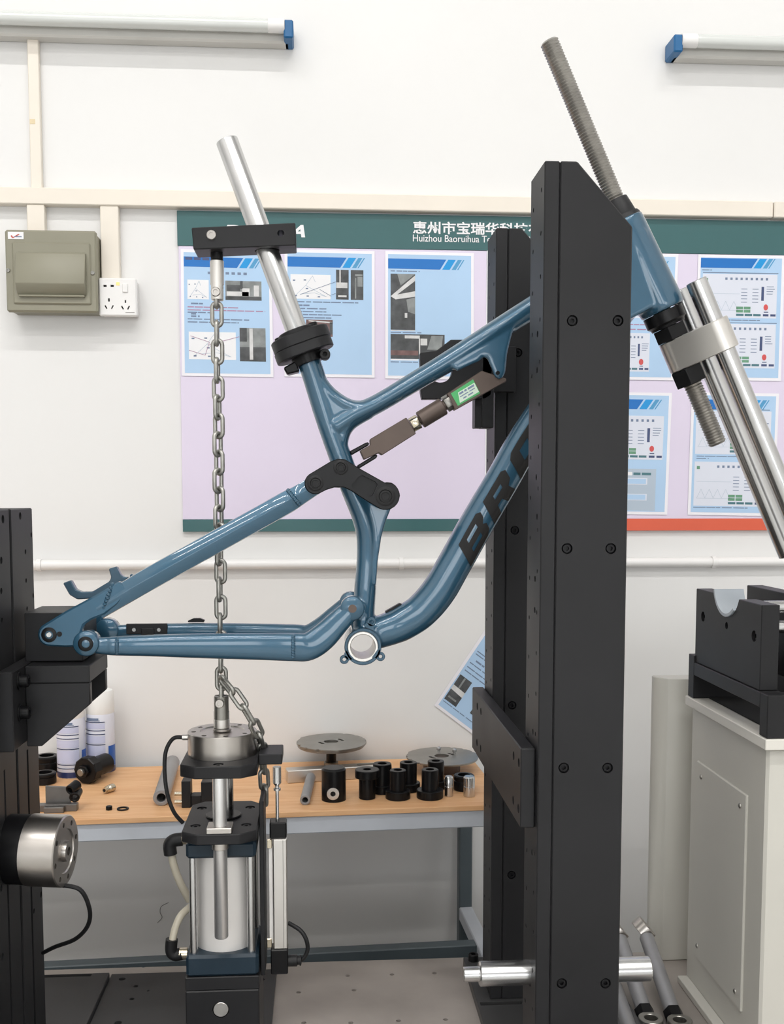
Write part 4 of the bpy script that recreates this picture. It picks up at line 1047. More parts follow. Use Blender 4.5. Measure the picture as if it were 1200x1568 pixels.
for ch, s0 in (('B', 2), ('R', 76), ('O', 154)):
    b = NB(); N = 60
    def mp(u, v): return dt_point(s_b + s0 + u * 62 - 20 * (v - .0), -12 + 33.5 * v)
    for i in range(N):
        v0, v1 = i / N, (i + 1) / N
        a = crossings(GL[ch], v0 + 1e-5); c = crossings(GL[ch], v1 - 1e-5)
        if len(a) != len(c): a = c = crossings(GL[ch], (v0 + v1) / 2)
        for j in range(0, len(a) - 1, 2):
            m = 8
            for k_ in range(m):
                u0a = a[j] + (a[j + 1] - a[j]) * k_ / m; u1a = a[j] + (a[j + 1] - a[j]) * (k_ + 1) / m
                u0c = c[j] + (c[j + 1] - c[j]) * k_ / m; u1c = c[j] + (c[j + 1] - c[j]) * (k_ + 1) / m
                b.faces.new([b.verts.new(mp(*q)) for q in ((u0a, v0), (u1a, v0), (u1c, v1), (u0c, v1))])
    bmesh.ops.remove_doubles(b, verts=b.verts, dist=1e-6)
    bmesh.ops.recalc_face_normals(b, faces=b.faces)
    obj('decal_letter', b, 'decal', o, 60, label='large black slanted letter on the down tube')

# rear triangle, built near side then mirrored about the frame plane
def mirror(bm):
    for v in bm.verts: v.co.y = 2 * YF - v.co.y
    bmesh.ops.reverse_faces(bm, faces=bm.faces); return bm
HEX = [(1.0, .15), (.92, .75), (.55, 1.0), (-.1, 1.0), (-.8, .75), (-1.0, .2), (-1.0, -.2), (-.8, -.75), (-.06, -1.0), (.0, -1.0), (.92, -.70), (1.0, -.15)]
HEX = [(1.0, -.25), (.94, -.55), (-.02, -1.0), (-.10, -1.0), (-.94, -.6), (-1.0, -.25), (-1.0, .4), (-.9, .7), (.9, .7), (1.0, .4)]
def seatstay():
    b = NB()
    q = spline([(150, 933, 15, 9, 1.458), (200, 903, 16, 12, 1.460), (240, 880, 16.5, 15, 1.463), (300, 846.5, 16.5, 16, 1.468), (400, 791, 16.5, 16, 1.478), (440, 768.5, 16.5, 15, 1.483), (458, 758, 15, 12, 1.486), (488, 739, 14, 11, 1.4885)], 6)
    add_sweep(b, [P(a, c, y) for a, c, _, _, y in q], [(w * K, d * K) for _, _, w, d, _ in q], HEX)
    return b
def dropout():
    b = NB(); Y0, Y1 = 1.4500, 1.4655
    arc1 = [(75 + 17.5 * math.cos(a), 972 + 17.5 * math.sin(a)) for a in [math.radians(x) for x in range(95, 246, 15)]]
    add_prism(b, arc1 + [(100, 936), (150, 909), (182, 890), (194, 901), (196, 908), (180, 926), (160, 941), (140, 949), (128, 957), (124, 968), (128, 990), (100, 991)], Y0, Y1, 0.0025)
    return b
def chainstay():
    b = NB()
    swp(b, [(140, 988, 11, 9, 1.459), (165, 989, 13, 10, 1.459), (180, 989, 14, 11, 1.459), (240, 988.5, 16, 12, 1.463), (320, 989, 18.5, 12, 1.469), (400, 990, 20, 11, 1.474), (448, 991, 21, 11, 1.478), (472, 990, 21, 12, 1.482), (494, 976, 20.5, 12, 1.486), (516, 954, 18, 12, 1.490), (539, 931, 15, 10, 1.4925)], circ(24, 2.8), 6)
    c = P(131, 986, 1.446); add_cyl(b, c, c + Vector((0, .024, 0)), 19 * .907e-3, seg=32, bev=.0015)
    c = P(539.5, 932, 1.482); add_cyl(b, c, c + Vector((0, .020, 0)), 18 * K, seg=32, bev=.0015)
    return b
def weld(pa, pb, Y, up=True):
    b = NB(); n = 9
    for i in range(n):
        f = i / (n - 1); c = P(pa[0] + (pb[0] - pa[0]) * f, pa[1] + (pb[1] - pa[1]) * f, Y + .004 * (2 * f - 1) ** 2)
        bmesh.ops.create_icosphere(b, subdivisions=1, radius=.0034, matrix=Matrix.Translation(c))
    return b
for side in (0, 1):
    f = mirror if side else (lambda x: x)
    obj('seatstay', f(seatstay()), 'paint', bike, 28)
    obj('dropout', f(dropout()), 'paint', bike)
    obj('chainstay', f(chainstay()), 'paint', bike, 50)
    obj('weld_bead', f(weld((449, 975), (449, 1006), 1.4665)), 'paint', bike)
    obj('weld_bead', f(weld((179, 979), (179, 1000), 1.4485)), 'paint', bike)
    obj('weld_bead', f(weld((172, 895), (157, 935), 1.4495)), 'paint', bike)
    obj('weld_bead', f(weld((441, 751), (458, 772), 1.4715)), 'paint', bike)
    # axle end, pivots
    for (px_, py_, r_, Yq) in ((75, 972, 11.5, 1.4498), (131, 986, 11.5, 1.4458)):
        c = P(px_, py_, Yq); b = NB(); k_ = Yq / FPX
        add_lathe(b, c, (0, -1, 0), [(-.002, 0), (-.002, r_ * k_), (.0006, r_ * k_), (.0012, r_ * .9 * k_), (.0012, r_ * .55 * k_), (-.001, r_ * .5 * k_), (-.001, 0)], 28); obj('pivot_bolt', f(b), 'black2', bike)
    c = P(75, 972, 1.4502); b = NB(); add_cyl(b, c, c - Vector((0, .0018, 0)), 4 * K, seg=16, bev=.0006); obj('axle_end', f(b), 'chrome', bike)
    c = P(539.5, 932, 1.4818); b = NB(); add_cyl(b, c + Vector((0, .001, 0)), c - Vector((0, .0006, 0)), 6.2 * K, seg=20); obj('pivot_bolt', f(b), 'brown', bike)
    c = P(91, 971, 1.4498); b = NB(); add_cyl(b, c + Vector((0, .001, 0)), c - Vector((0, .0004, 0)), 3.8 * K, seg=16); obj('thread_insert', f(b), 'black2', bike)
# inner plate on the far chainstay
yfar = 2 * YF - 1.459
b = px_box(NB(), 193, 955, 256, 971, yfar - .016, yfar - .0125, .0008)
cut = NB()
for hx in (205, 243): cc = P(hx, 964.5, yfar - .016); add_cyl(cut, cc - Vector((0, .01, 0)), cc + Vector((0, .002, 0)), 3 * K, seg=16)
obj('guide_plate', boolean(b, cut), 'black', bike)
for hx in (205, 243):
    cc = P(hx, 964.5, yfar - .0155); b = NB(); add_cyl(b, cc, cc + Vector((0, .001, 0)), 2.9 * K, seg=16); obj('plate_screw', b, 'chrome', bike)
b = NB(); px_box(b, 216, 962, 236, 973, yfar - .018, yfar - .0155, .0008); obj('plate_rib', b, 'black', bike)
b = NB(); add_prism(b, [(287, 951), (296, 947), (306, 947), (313, 950), (312, 953), (288, 953)], yfar - .005, yfar + .004, .0006); obj('cable_clip', b, 'black2', bike)
# brake mount on the far seatstay
b = add_prism(NB(), [(96, 893), (108, 888.5), (116, 903), (125, 906.5), (141, 906), (167, 890.5), (170, 884), (166, 871), (178, 867.5), (184, 880), (191, 884), (196, 884), (170, 915), (118, 918), (106, 911)], 1.588, 1.602, .0015)
obj('brake_mount', b, 'paint_dark', bike, label='dark blue two-legged brake mount')
# rocker link plates
def rocker():
    arcA = [(483 + 17 * math.cos(a), 740 + 17 * math.sin(a)) for a in [math.radians(x) for x in range(75, 236, 16)]]
    arcB = [(590 + 22 * math.cos(a), 759 + 22 * math.sin(a)) for a in [math.radians(x) for x in range(-62, 116, 16)]]
    poly = arcA + [(505, 707), (517, 702.5), (528, 703), (536, 708), (552, 718), (575, 731), (592, 740.5)] + arcB + [(574, 775), (556, 764), (538, 752), (527, 746.5), (513, 746), (500, 750)]
    b = add_prism(NB(), poly, 1.474, 1.4845, .0012)
    cut = add_prism(NB(), [(540, 748), (538, 742), (550, 729), (556, 728), (576, 738), (578, 742), (571, 758), (566, 761)], 1.470, 1.4825)
    return boolean(b, cut)
for side in (0, 1):
    f = mirror if side else (lambda x: x)
    rk = obj('rocker_link', f(rocker()), 'black2', bike, label='black forged rocker link')
    for px_, py_, r_ in ((483, 740, 12), (521.5, 716, 11), (590, 760, 15)):
        c = P(px_, py_, 1.4738); b = NB(); k_ = 1.474 / FPX
        add_lathe(b, c, (0, -1, 0), [(0, 0), (0, r_ * k_), (.0012, r_ * k_), (.002, r_ * .86 * k_), (.002, r_ * .7 * k_), (.0008, r_ * .62 * k_), (.0012, r_ * .5 * k_), (.0012, r_ * .42 * k_), (-.002 + .0021, r_ * .40 * k_), (.0001, 0)], 28)
        obj('pivot_bolt', f(b), 'rubber', rk)
b = NB(); add_prism(b, [(582, 742), (590, 738), (601, 739), (608, 749), (613, 757), (611, 764), (602, 776), (594, 780), (585, 775)], 1.4850, 2 * YF - 1.4850, .002); obj('link_axle', b, 'black2', bike)
b = NB(); c = P(521.5, 716, 1.4850); add_cyl(b, c, Vector((c.x, 2 * YF - c.y, c.z)), 11 * K); obj('link_axle', b, 'black2', bike)
b = NB(); c = P(483, 740, 1.4850); add_cyl(b, c, Vector((c.x, 2 * YF - c.y, c.z)), 9 * K); obj('link_axle', b, 'black2', bike)
# seat clamp (part of the frame)
sx = Vector((455 - 347, 510 - 215)).normalized()              # post direction in pixels
def sp(along, across, base=(471, 549)):                        # seat tube top coordinates
    return (base[0] + sx.x * along + sx.y * across, base[1] + sx.y * along - sx.x * across)
c = P(*sp(-6, 0), YF); ax = (P(*sp(20, 0), YF) - P(*sp(-20, 0), YF)).normalized()
b = NB(); add_ring(b, c - ax * 3 * K, c + ax * 14 * K, 24 * K, 16.7 * K, 32); obj('seat_clamp', b, 'black2', bike)
b = NB(); add_prism(b, [sp(0, -40), sp(-3, -18), sp(14, -18), sp(12, -38)], YF - .012, YF + .012, .002); obj('clamp_ear', b, 'black2', bike)
c = P(*sp(3, 27), YF - .020); b = NB(); add_bolt(b, c + Vector((0, .012, 0)), (0, -1, 0), 8 * K, .016, .45); obj('clamp_bolt', b, 'rubber', bike)

# ------------------------------------------------------------------ dummy shock with load sensor
t = thing('dummy_shock', 'brown steel dummy shock bar with a green labelled load sensor', 'load sensor', P(556, 707, YF))
def ob(name, poly, y0, y1, m, bev=.0008): return obj(name, add_prism(NB(), poly, YF + y0, YF + y1, bev), m, t)
ob('yoke_arm', [(535, 691), (561, 677), (565, 677.5), (565.5, 681), (538, 697)], -.010, .010, 'black2', .0015)
ob('yoke_arm', [(546, 713), (574, 696), (578, 696), (577, 701), (549, 718)], -.010, .010, 'black2', .0015)
ob('fork_bar', [(551, 690), (567, 681), (566, 672.5), (622, 639), (637, 664), (585, 697), (580, 693.5), (557, 704)], -.012, .012, 'brown', .001)
def along(p0, p1, r, name, m, hexa=False):
    a, b_ = P(*p0, YF), P(*p1, YF); b = NB()
    if hexa: add_hex(b, a, b_, r * K, rot=.5)
    else: add_cyl(b, a, b_, r * K, seg=28, bev=.001)
    return obj(name, b, m, t)
along((629.5, 651.5), (641, 645), 11.5, 'lock_nut', 'brass', True)
along((641, 645), (646, 642), 7, 'threaded_stud', 'brown')
along((643, 643.5), (678.5, 622), 13.5, 'sleeve', 'brown')
along((678, 622), (684, 618.5), 8, 'threaded_stud', 'brown')
along((681, 620), (690, 614.5), 13, 'lock_nut', 'gunmetal', True)
sb = ob('sensor_body', [(684, 602.5), (737, 567.5), (775, 579.5), (775, 584), (697, 628)], -.011, .011, 'brown', .001)
b = add_prism(NB(), [(690, 602.5), (724, 581), (735, 602), (701, 621.5)], YF - .0115, YF - .0109); lb = obj('sensor_label', b, 'stick_g', t)
b = add_prism(NB(), [(701, 601), (726, 586), (733, 600), (704, 617)], YF - .0118, YF - .0114); obj('label_field', b, 'stick_w', lb)
bm = NB()
for (u0, v0, u1, v1) in ((.05, .1, .3, .3), (.36, .1, .5, .3), (.56, .1, .95, .3), (.05, .45, .55, .55), (.62, .45, .95, .55), (.2, .72, .4, .85), (.5, .72, .8, .85)):
    def lf(u, v): return (701 + 25 * u + 4 * v + 0, 601 - 15 * u + 15 * v)
    add_prism(bm, [lf(u0, v0), lf(u1, v0), lf(u1, v1), lf(u0, v1)], YF - .0120, YF - .0117)
obj('label_print', bm, 'ink', lb)

# ------------------------------------------------------------------ seat post rod, clamp bar, collar
pt, pb2 = P(347, 215, YF), P(469.5, 548, YF)
tag(obj('steel_post', add_lathe(NB(), pt, pb2 - pt, [(0, 0), (0, 15.6 * K), (.0012, 16.4 * K), ((pb2 - pt).length, 16.4 * K), ((pb2 - pt).length, 0)], 48), 'chrome'),
    'polished steel post standing in the seat tube of the bicycle frame', 'post')
b = add_prism(NB(), [(293, 348.5), (452, 341), (453, 375.5), (296, 382)], YF - .026, YF + .026, .0012)
cut = NB(); add_cyl(cut, pt, pb2, 17.6 * K, seg=48)
c = P(429.5, 356, YF - .03); add_cyl(cut, c, c + Vector((0, .08, 0)), 5 * K, seg=20)
c = P(416, 372, YF); add_prism(cut, [(395, 371.2), (470, 368.5), (470, 369.8), (395, 372.6)], YF - .05, YF + .05)
t = thing('clamp_bar', 'black clamp bar gripping the polished post and holding the chain', 'clamp', P(372, 385, YF))
obj('bar_body', boolean(b, cut), 'black', t)
c = P(323.5, 360, YF - .0262); b = NB(); add_bolt(b, c, (0, -1, 0), 7 * K, .0025, .5); obj('bolt', b, 'steel', t)
# hanger below the bar
hx = P(332, 400, YF)
t2 = thing('chain_hanger', 'silver clevis hanger under the clamp bar, top of the chain', 'hanger', P(333, 460, YF))
zz = lambda y: P(332, y, YF).z
obj('nut', add_cyl(NB(), (hx.x, YF, zz(381.5)), (hx.x, YF, zz(399)), 9.2 * K, seg=24, bev=.001), 'black2', t2)
b = add_cyl(NB(), (hx.x, YF, zz(399.2)), (hx.x, YF, zz(460)), 10.3 * K, seg=32, bev=.0008)
cut = add_box(NB(), hx.x - 30 * K, hx.x + 30 * K, YF - .0050, YF + .0050, zz(470), zz(436), 0)
obj('clevis', boolean(b, cut), 'alu', t2)
c = P(330, 447, YF - .0092); b = NB(); add_lathe(b, c + Vector((0, .019, 0)), (0, -1, 0), [(0, 0), (0, 3.5 * K), (.0178, 3.5 * K), (.0178, 7 * K), (.021, 7 * K), (.022, 6 * K), (.022, 3.4 * K), (.0205, 3 * K), (.0205, 0)], 22); obj('pin_bolt', b, 'steel', t2)
# black oval collar on top of the seat tube: two stacked plates
t = thing('post_collar', 'pair of black oval collar plates clamped around the foot of the polished post', 'collar', P(465, 565, YF))
def oval(c_al, c_ac, half, r, h, name, m='black'):
    o_ = P(*sp(c_al, c_ac), YF); axd = ax; sd = (P(*sp(0, 20), YF) - P(*sp(0, -20), YF)).normalized()
    pts = []
    for i in range(40):
        a = 2 * math.pi * i / 40; s_ = 1 if math.cos(a) >= 0 else -1
        pts.append(o_ + sd * (half * K * s_ + r * K * math.cos(a)) + Vector((0, 1, 0)) * r * K * math.sin(a) * 1.25)
    b = add_poly(NB(), pts, axd * h * K, .0012)
    cut = NB(); add_cyl(cut, pt, pb2, 16.9 * K, seg=40)
    return obj(name, boolean(b, cut), m, t)
oval(-39, 0, 14, 31, 17.5, 'collar_plate'); oval(-21.2, -1, 14, 31, 15.5, 'collar_plate'); oval(-46, -3, 4, 24, 6.8, 'collar_lip')
for a_, x_ in ((-47, 24), (-43, -30)):
    c = P(*sp(a_, x_), YF - (.004 if x_ > 0 else -.012)); b = NB(); add_bolt(b, c + ax * 6 * K, -ax, 8 * K, 8 * K, .45); obj('collar_bolt', b, 'black2', t)

# ------------------------------------------------------------------ chain
def link_mesh():
    b = NB(); ri = .0065; Ls = .0095; w = .0031; n = 12; m = 10
    path = []
    for i in range(n): a = math.pi * i / (n - 1); path.append((ri * math.cos(a), Ls + ri * math.sin(a)))
    for i in range(n): a = math.pi + math.pi * i / (n - 1); path.append((ri * math.cos(a), -Ls + ri * math.sin(a)))
    N = len(path); rings = []
    for i in range(N):
        x, z = path[i]; x0, z0 = path[i - 1]; x1, z1 = path[(i + 1) % N]
        tg = Vector((x1 - x0, 0, z1 - z0)).normalized(); nn = Vector((-tg.z, 0, tg.x))
        rings.append([b.verts.new(Vector((x, 0, z)) + (nn * math.cos(2 * math.pi * k_ / m) + Vector((0, 1, 0)) * math.sin(2 * math.pi * k_ / m)) * w) for k_ in range(m)])
    for i in range(N):
        a, c = rings[i], rings[(i + 1) % N]
        for k_ in range(m): b.faces.new((a[k_], a[(k_ + 1) % m], c[(k_ + 1) % m], c[k_]))
    bmesh.ops.recalc_face_normals(b, faces=b.faces)
    me = bpy.data.meshes.new('chain_link'); b.to_mesh(me); b.free()
    me.materials.append(M['zinc']); me.polygons.foreach_set('use_smooth', [True] * len(me.polygons)); return me
LM = link_mesh()
ca, cb_ = P(331.5, 453, YF), P(339, 1066, YF)
chain = thing('steel_chain', 'zinc plated steel link chain hanging from the clamp bar to the cylinder', 'chain', cb_)
def put_link(p, dirv, twist):
    l = bpy.data.objects.new('link', LM); C.objects.link(l); l.parent = chain
    d = Vector(dirv).normalized(); q = Vector((0, 0, 1)).rotation_difference(d)
    l.rotation_mode = 'QUATERNION'
    l.rotation_quaternion = q @ Matrix.Rotation(twist, 3, 'Z').to_quaternion()
    l.location = Vector(p) - chain.location; return l
L_ = (cb_ - ca).length; nl = round(L_ / 0.0264); pit = L_ / nl
for i in range(nl + 1):
    f = i / nl
    tw = (math.pi / 2 if i % 2 == 0 else 0)
    tw += 0.75 * math.sin(math.pi * min(1, max(0, (f - .08) / .75))) ** 2
    bow = math.sin(math.pi * f) * .0012 * (1 if i % 2 else -1)
    put_link(ca.lerp(cb_, f) + Vector((bow, 0, 0)), cb_ - ca, tw)
tail = [(339, 1038, YF), (346, 1048, YF - .012), (365, 1070, YF - .02), (380, 1095, YF - .02), (393, 1117, YF - .012), (400, 1140, YF + .01), (402, 1165, YF + .03), (404, 1190, YF + .04), (405, 1215, YF + .045), (405, 1242, YF + .05)]
tp = [Vector(q) for q in spline([tuple(P(*q)) for q in tail], 12)]
dist = 0.0; nxt = 0.018; i = 0
for u, v in zip(tp, tp[1:]):
    seg = (v - u).length
    while dist + seg >= nxt:
        q = u.lerp(v, (nxt - dist) / seg); put_link(q, u - v, (0.5 if i % 2 else 0.5 + math.pi / 2)); nxt += 0.0264; i += 1
    dist += seg

# ------------------------------------------------------------------ pneumatic cylinder under the chain
YC = 1.535
XC = P(340, 1500, 1.478).x
def zf(y, Y): return P(340, y, Y).z
t = thing('pneumatic_cylinder', 'navy and silver pneumatic cylinder standing on a black block pulling the chain', 'cylinder', (XC, YC, ZB + .008))
hw = .0525
Yf_ = 1.480
def cbox(name, y0, y1, m, Yfront=Yf_, half=hw, Yback=None, bev=.0015):
    yb = Yback if Yback else 2 * YC - Yfront
    return obj(name, add_box(NB(), XC - half, XC + half, Yfront, yb, zf(y1, Yfront), zf(y0, Yfront), bev), m, t)
b = add_box(NB(), XC - hw, XC + hw, Yf_, 2 * YC - Yf_, ZB + .0083, zf(1517, Yf_), .0015)
cut = NB(); pc = P(338, 1546, Yf_); add_cyl(cut, pc - Vector((0, .01, 0)), pc + Vector((0, .008, 0)), 13.2 * .00091, seg=28)
obj('foot_block', boolean(b, cut), 'black', t)
obj('cross_pin', add_cyl(NB(), pc + Vector((0, .0075, 0)), pc - Vector((0, .0006, 0)), 11.8 * .00091, seg=28, bev=.0006), 'alu', t)
obj('spacer_plate', add_box(NB(), XC - hw, XC + hw, Yf_ + .001, 2 * YC - Yf_ - .001, zf(1517, Yf_) + .0004, zf(1496.5, Yf_), .001), 'black', t)
zn0, zn1 = zf(1496.5, Yf_) + .0003, zf(1463.5, Yf_)
obj('end_cap', add_box(NB(), XC - hw + .001, XC + hw - .001, Yf_ + .001, 2 * YC - Yf_ - .001, zn0, zn1, .004), 'navy', t)
zh0, zh1 = zf(1315, Yf_ + .003), zf(1290, Yf_ + .003)
obj('head_cap', add_box(NB(), XC - hw + .003, XC + hw - .003, Yf_ + .003, 2 * YC - Yf_ - .003, zh0, zh1, .004), 'navy', t)
obj('barrel', add_cyl(NB(), (XC, YC, zn1), (XC, YC, zh0), .0435, seg=56), 'barrel', t)
for sx_ in (-1, 1):
    for sy_ in (-1, 1):
        px_ = XC + sx_ * .0410; py_ = YC + sy_ * .0415
        obj('tie_rod', add_cyl(NB(), (px_, py_, zn1), (px_, py_, zh0), .0057, seg=18), 'chrome', t)
def octa(name, y_top, y_bot, Y0, Y1, half, ch, m, holes=()):
    z1_, z0_ = zf(y_top, Y0), zf(y_bot, Y0)
    pts = [(XC - half + ch * 1.35, Y0), (XC + half - ch * 1.35, Y0), (XC + half, Y0 + ch), (XC + half, Y1 - ch), (XC + half - ch, Y1), (XC - half + ch, Y1), (XC - half, Y1 - ch), (XC - half, Y0 + ch)]
    b = add_poly(NB(), [(x, y, z0_) for x, y in pts], (0, 0, z1_ - z0_), .0012)
    if holes:
        cut = NB()
        for x, y in holes: add_cyl(cut, (XC + x, y, z1_ - .006), (XC + x, y, z1_ + .01), .0075, seg=22)
        b = boolean(b, cut)
    o_ = obj(name, b, m, t)
    for x, y in holes:
        bb = NB(); add_bolt(bb, (XC + x, y, z1_ - .0061), (0, 0, 1), .0058, .005); obj('plate_bolt', bb, 'rubber', t)
    return z0_, z1_
YG = 1.4655                                          # guide rod in front of the cylinder
p2z0, p2z1 = octa('guide_plate', 1278, 1294, 1.448, 1.61, .0525, .017, 'black', [(-.036, 1.49), (.036, 1.49), (-.036, 1.575), (.036, 1.575)])
if p2z0 < zh1: pass
p1z0, p1z1 = octa('top_plate', 1174, 1193, 1.452, 1.60, .0535, .016, 'black', [(0, 1.4655)])
XG = P(338, 1360, YG).x
zrod = zf(1435, YG)
obj('guide_rod', add_lathe(NB(), (XG, YG, zrod), (0, 0, 1), [(0, 0), (0, .0088), (.0015, .0098), (p1z0 - zrod, .0098), (p1z0 - zrod, 0)], 32), 'guide', t)
obj('guide_collar', add_cyl(NB(), (XG, YG, p2z0 - .0105), (XG, YG, p2z0), .0122, seg=32, bev=.0006), 'steel', t)
obj('guide_bushing', add_box(NB(), XG - .0175, XG + .0175, YG - .0155, YG + .016, p2z1, p2z1 + .008, .0008), 'steel', t)
obj('piston_rod', add_cyl(NB(), (XC, YC, zh1), (XC, YC, p1z0), .0145, seg=36), 'chrome', t)
obj('rod_gland', add_cyl(NB(), (XC, YC, p2z1), (XC, YC, p2z1 + .003), .026, seg=36, bev=.001), 'black2', t)
# black sensor mounting plate on the right flank
xsp = XC + hw + .001
obj('sensor_plate', add_box(NB(), xsp, xsp + .0065, 1.505, 1.565, zf(1496, 1.505), zf(1228, 1.505), .001), 'black', t)
zz0 = zf(1470, 1.505)
# load cell on the top plate
obj('rod_end_boss', add_cyl(NB(), (XC, YC - .005, p1z1 + .0335), (XC, YC - .005, p1z1 + .037), .0135, seg=28, bev=.0006), 'steel', t)
yl = YC - .005; hl = .0335; rl = .0500
lc = thing('load_cell', 'round steel load cell lying flat on top of the pneumatic cylinder', 'load cell', (XC, yl, p1z1 + .0003))
b = add_lathe(NB(), (XC, yl, p1z1 + .0003), (0, 0, 1), [(0, 0), (0, rl), (hl - .001, rl), (hl, rl - .001), (hl, rl * .64), (hl - .0015, rl * .62), (hl - .0015, 0)], 64)
cut = NB()
for i in range(8):
    a = i * math.pi / 4 + .2; add_cyl(cut, (XC + math.cos(a) * rl * .82, yl + math.sin(a) * rl * .82, p1z1 + hl - .008), (XC + math.cos(a) * rl * .82, yl + math.sin(a) * rl * .82, p1z1 + hl + .01), .0036, seg=14)
obj('cell_body', boolean(b, cut), 'steel', lc)
cz = p1z1 + hl * .72
c0 = Vector((XC - rl - .0005, yl, cz)); b = NB(); add_cyl(b, c0 + Vector((.002, 0, 0)), c0 - Vector((.007, 0, 0)), .0042, seg=16); obj('cable_gland', b, 'alu', lc)
obj('cable', add_tube(NB(), [c0 - Vector((.006, 0, 0)), P(265, 1131, 1.53), P(254, 1150, 1.525), P(252, 1180, 1.52), P(256, 1215, 1.515), P(266, 1243, 1.515), P(280, 1260, 1.52)], .0030, 10), 'rubber', lc)
# clevis for the chain
zc0, zc1 = p1z1 + .037, P(339, 1065, yl).z
cl = thing('chain_clevis', 'dark clevis with a silver pin bolt on top of the flat load cell', 'clevis', (XC, yl, zc0))
XK = P(339, 1090, yl).x
b = add_cyl(NB(), (XK, yl, zc0), (XK, yl, zc1), .0113, seg=28, bev=.0008)
cut = add_box(NB(), XK - .03, XK + .03, yl - .0048, yl + .0048, P(339, 1089, yl).z, zc1 + .02, 0)
obj('clevis_body', boolean(b, cut), 'gunmetal', cl)
obj('clevis_collar', add_cyl(NB(), (XK, yl, zc0 + .001), (XK, yl, zc0 + .014), .0117, seg=28, bev=.0006), 'alu', cl)
c = P(336, 1077, yl - .0115); b = NB(); add_lathe(b, c + Vector((0, .022, 0)), (0, -1, 0), [(0, 0), (0, .0032), (.022, .0032), (.022, .0066), (.025, .0066), (.0258, .0056), (.0258, .003), (.0245, .0028), (.0245, 0)], 20); obj('pin_bolt', b, 'steel', cl)
# displacement sensor on the right side
sn = thing('displacement_sensor', 'slim silver linear displacement sensor along the right of the cylinder', 'sensor', P(427, 1487, 1.53))
YS = 1.53
xq = lambda px_, py_: P(px_, py_, YS).x
zq = lambda py_: P(427, py_, YS).z
obj('bracket_arm', add_box(NB(), XC + .0541, xq(433, 1160), 1.497, 1.556, P(415, 1171, 1.497).z, P(415, 1155, 1.497).z, .0012), 'black', sn)
xm = xq(424, 1190)
obj('rod_end', add_lathe(NB(), (xm, YS, zq(1174)), (0, 0, -1), [(0, 0), (0, .0062), (.024, .0062), (.028, .003), (.031, .003), (.032, .0052), (.035, .0052), (.036, .0025), (zq(1174) - zq(1256), .0025), (zq(1174) - zq(1256), 0)], 20), 'chrome', sn)
obj('sensor_head', add_box(NB(), xq(413, 1268), xq(439, 1268), YS - .012, YS + .014, zq(1281), zq(1256), .002), 'black2', sn)
obj('sensor_body', add_box(NB(), xq(418.5, 1360), xq(440, 1360), YS - .011, YS + .012, zq(1449), zq(1281) - .0002, .0015), 'alu', sn)
obj('body_groove', add_box(NB(), xq(433.5, 1360), xq(434.5, 1360), YS - .0113, YS - .0108, zq(1448), zq(1283), 0), 'gunmetal', sn)
obj('side_rail', add_box(NB(), xq(411.5, 1360), xq(418.4, 1360), YS - .006, YS + .008, zq(1442), zq(1292), .001), 'barrel', sn)
for yy in (1289, 1440): obj('rail_clip', add_box(NB(), xq(409, yy), xq(416.5, yy), YS - .0095, YS - .0062, zq(yy + 7), zq(yy - 7), .0008), 'brass', sn)
obj('sensor_foot', add_box(NB(), xq(415, 1468), xq(441, 1468), YS - .012, YS + .014, zq(1487), zq(1449) - .0002, .0015), 'black2', sn)
c0 = P(441, 1471, YS)
obj('cable_plug', add_lathe(NB(), c0, (1, 0, 0), [(-.001, 0), (-.001, .0085), (.013, .0085), (.014, .0065), (.017, .0065), (.017, .0078), (.019, .0078), (.020, .005), (.020, 0)], 18), 'rubber', sn)
obj('cable', add_tube(NB(), [c0 + Vector((.019, 0, 0)), P(467, 1464, YS), P(471, 1452, YS), P(468, 1437, YS), P(459, 1424, YS + .005), P(441, 1413, YS + .012)], .0032, 10), 'rubber', sn)
# air fittings and hoses on the left
def elbow(pts, r, name='elbow_fitting'): return obj(name, add_tube(NB(), [P(*q) for q in pts], r, 16), 'rubber', t)
elbow([(279, 1285, 1.535), (266, 1287, 1.535), (260, 1294, 1.535), (261, 1308, 1.535)], .0098)
b = NB(); add_cyl(b, P(275, 1285, 1.535), P(287, 1285, 1.535), .0075, seg=18); obj('fitting_nut', b, 'brass', t)
obj('air_hose', add_tube(NB(), [P(262, 1304, 1.535), P(266, 1325, 1.537), P(276, 1352, 1.545), P(290, 1378, 1.56)], .0058, 12), 'hose', t)
elbow([(279, 1460, 1.535), (268, 1462, 1.535), (262, 1455, 1.535), (263, 1438, 1.535)], .0090)
b = NB(); add_cyl(b, P(275, 1460, 1.535), P(287, 1460, 1.535), .0088, seg=18); obj('fitting_nut', b, 'brass', t)
obj('air_hose', add_tube(NB(), [P(264, 1440, 1.535), P(268, 1422, 1.54), P(277, 1402, 1.55), P(292, 1388, 1.57)], .0055, 12), 'hose', t)

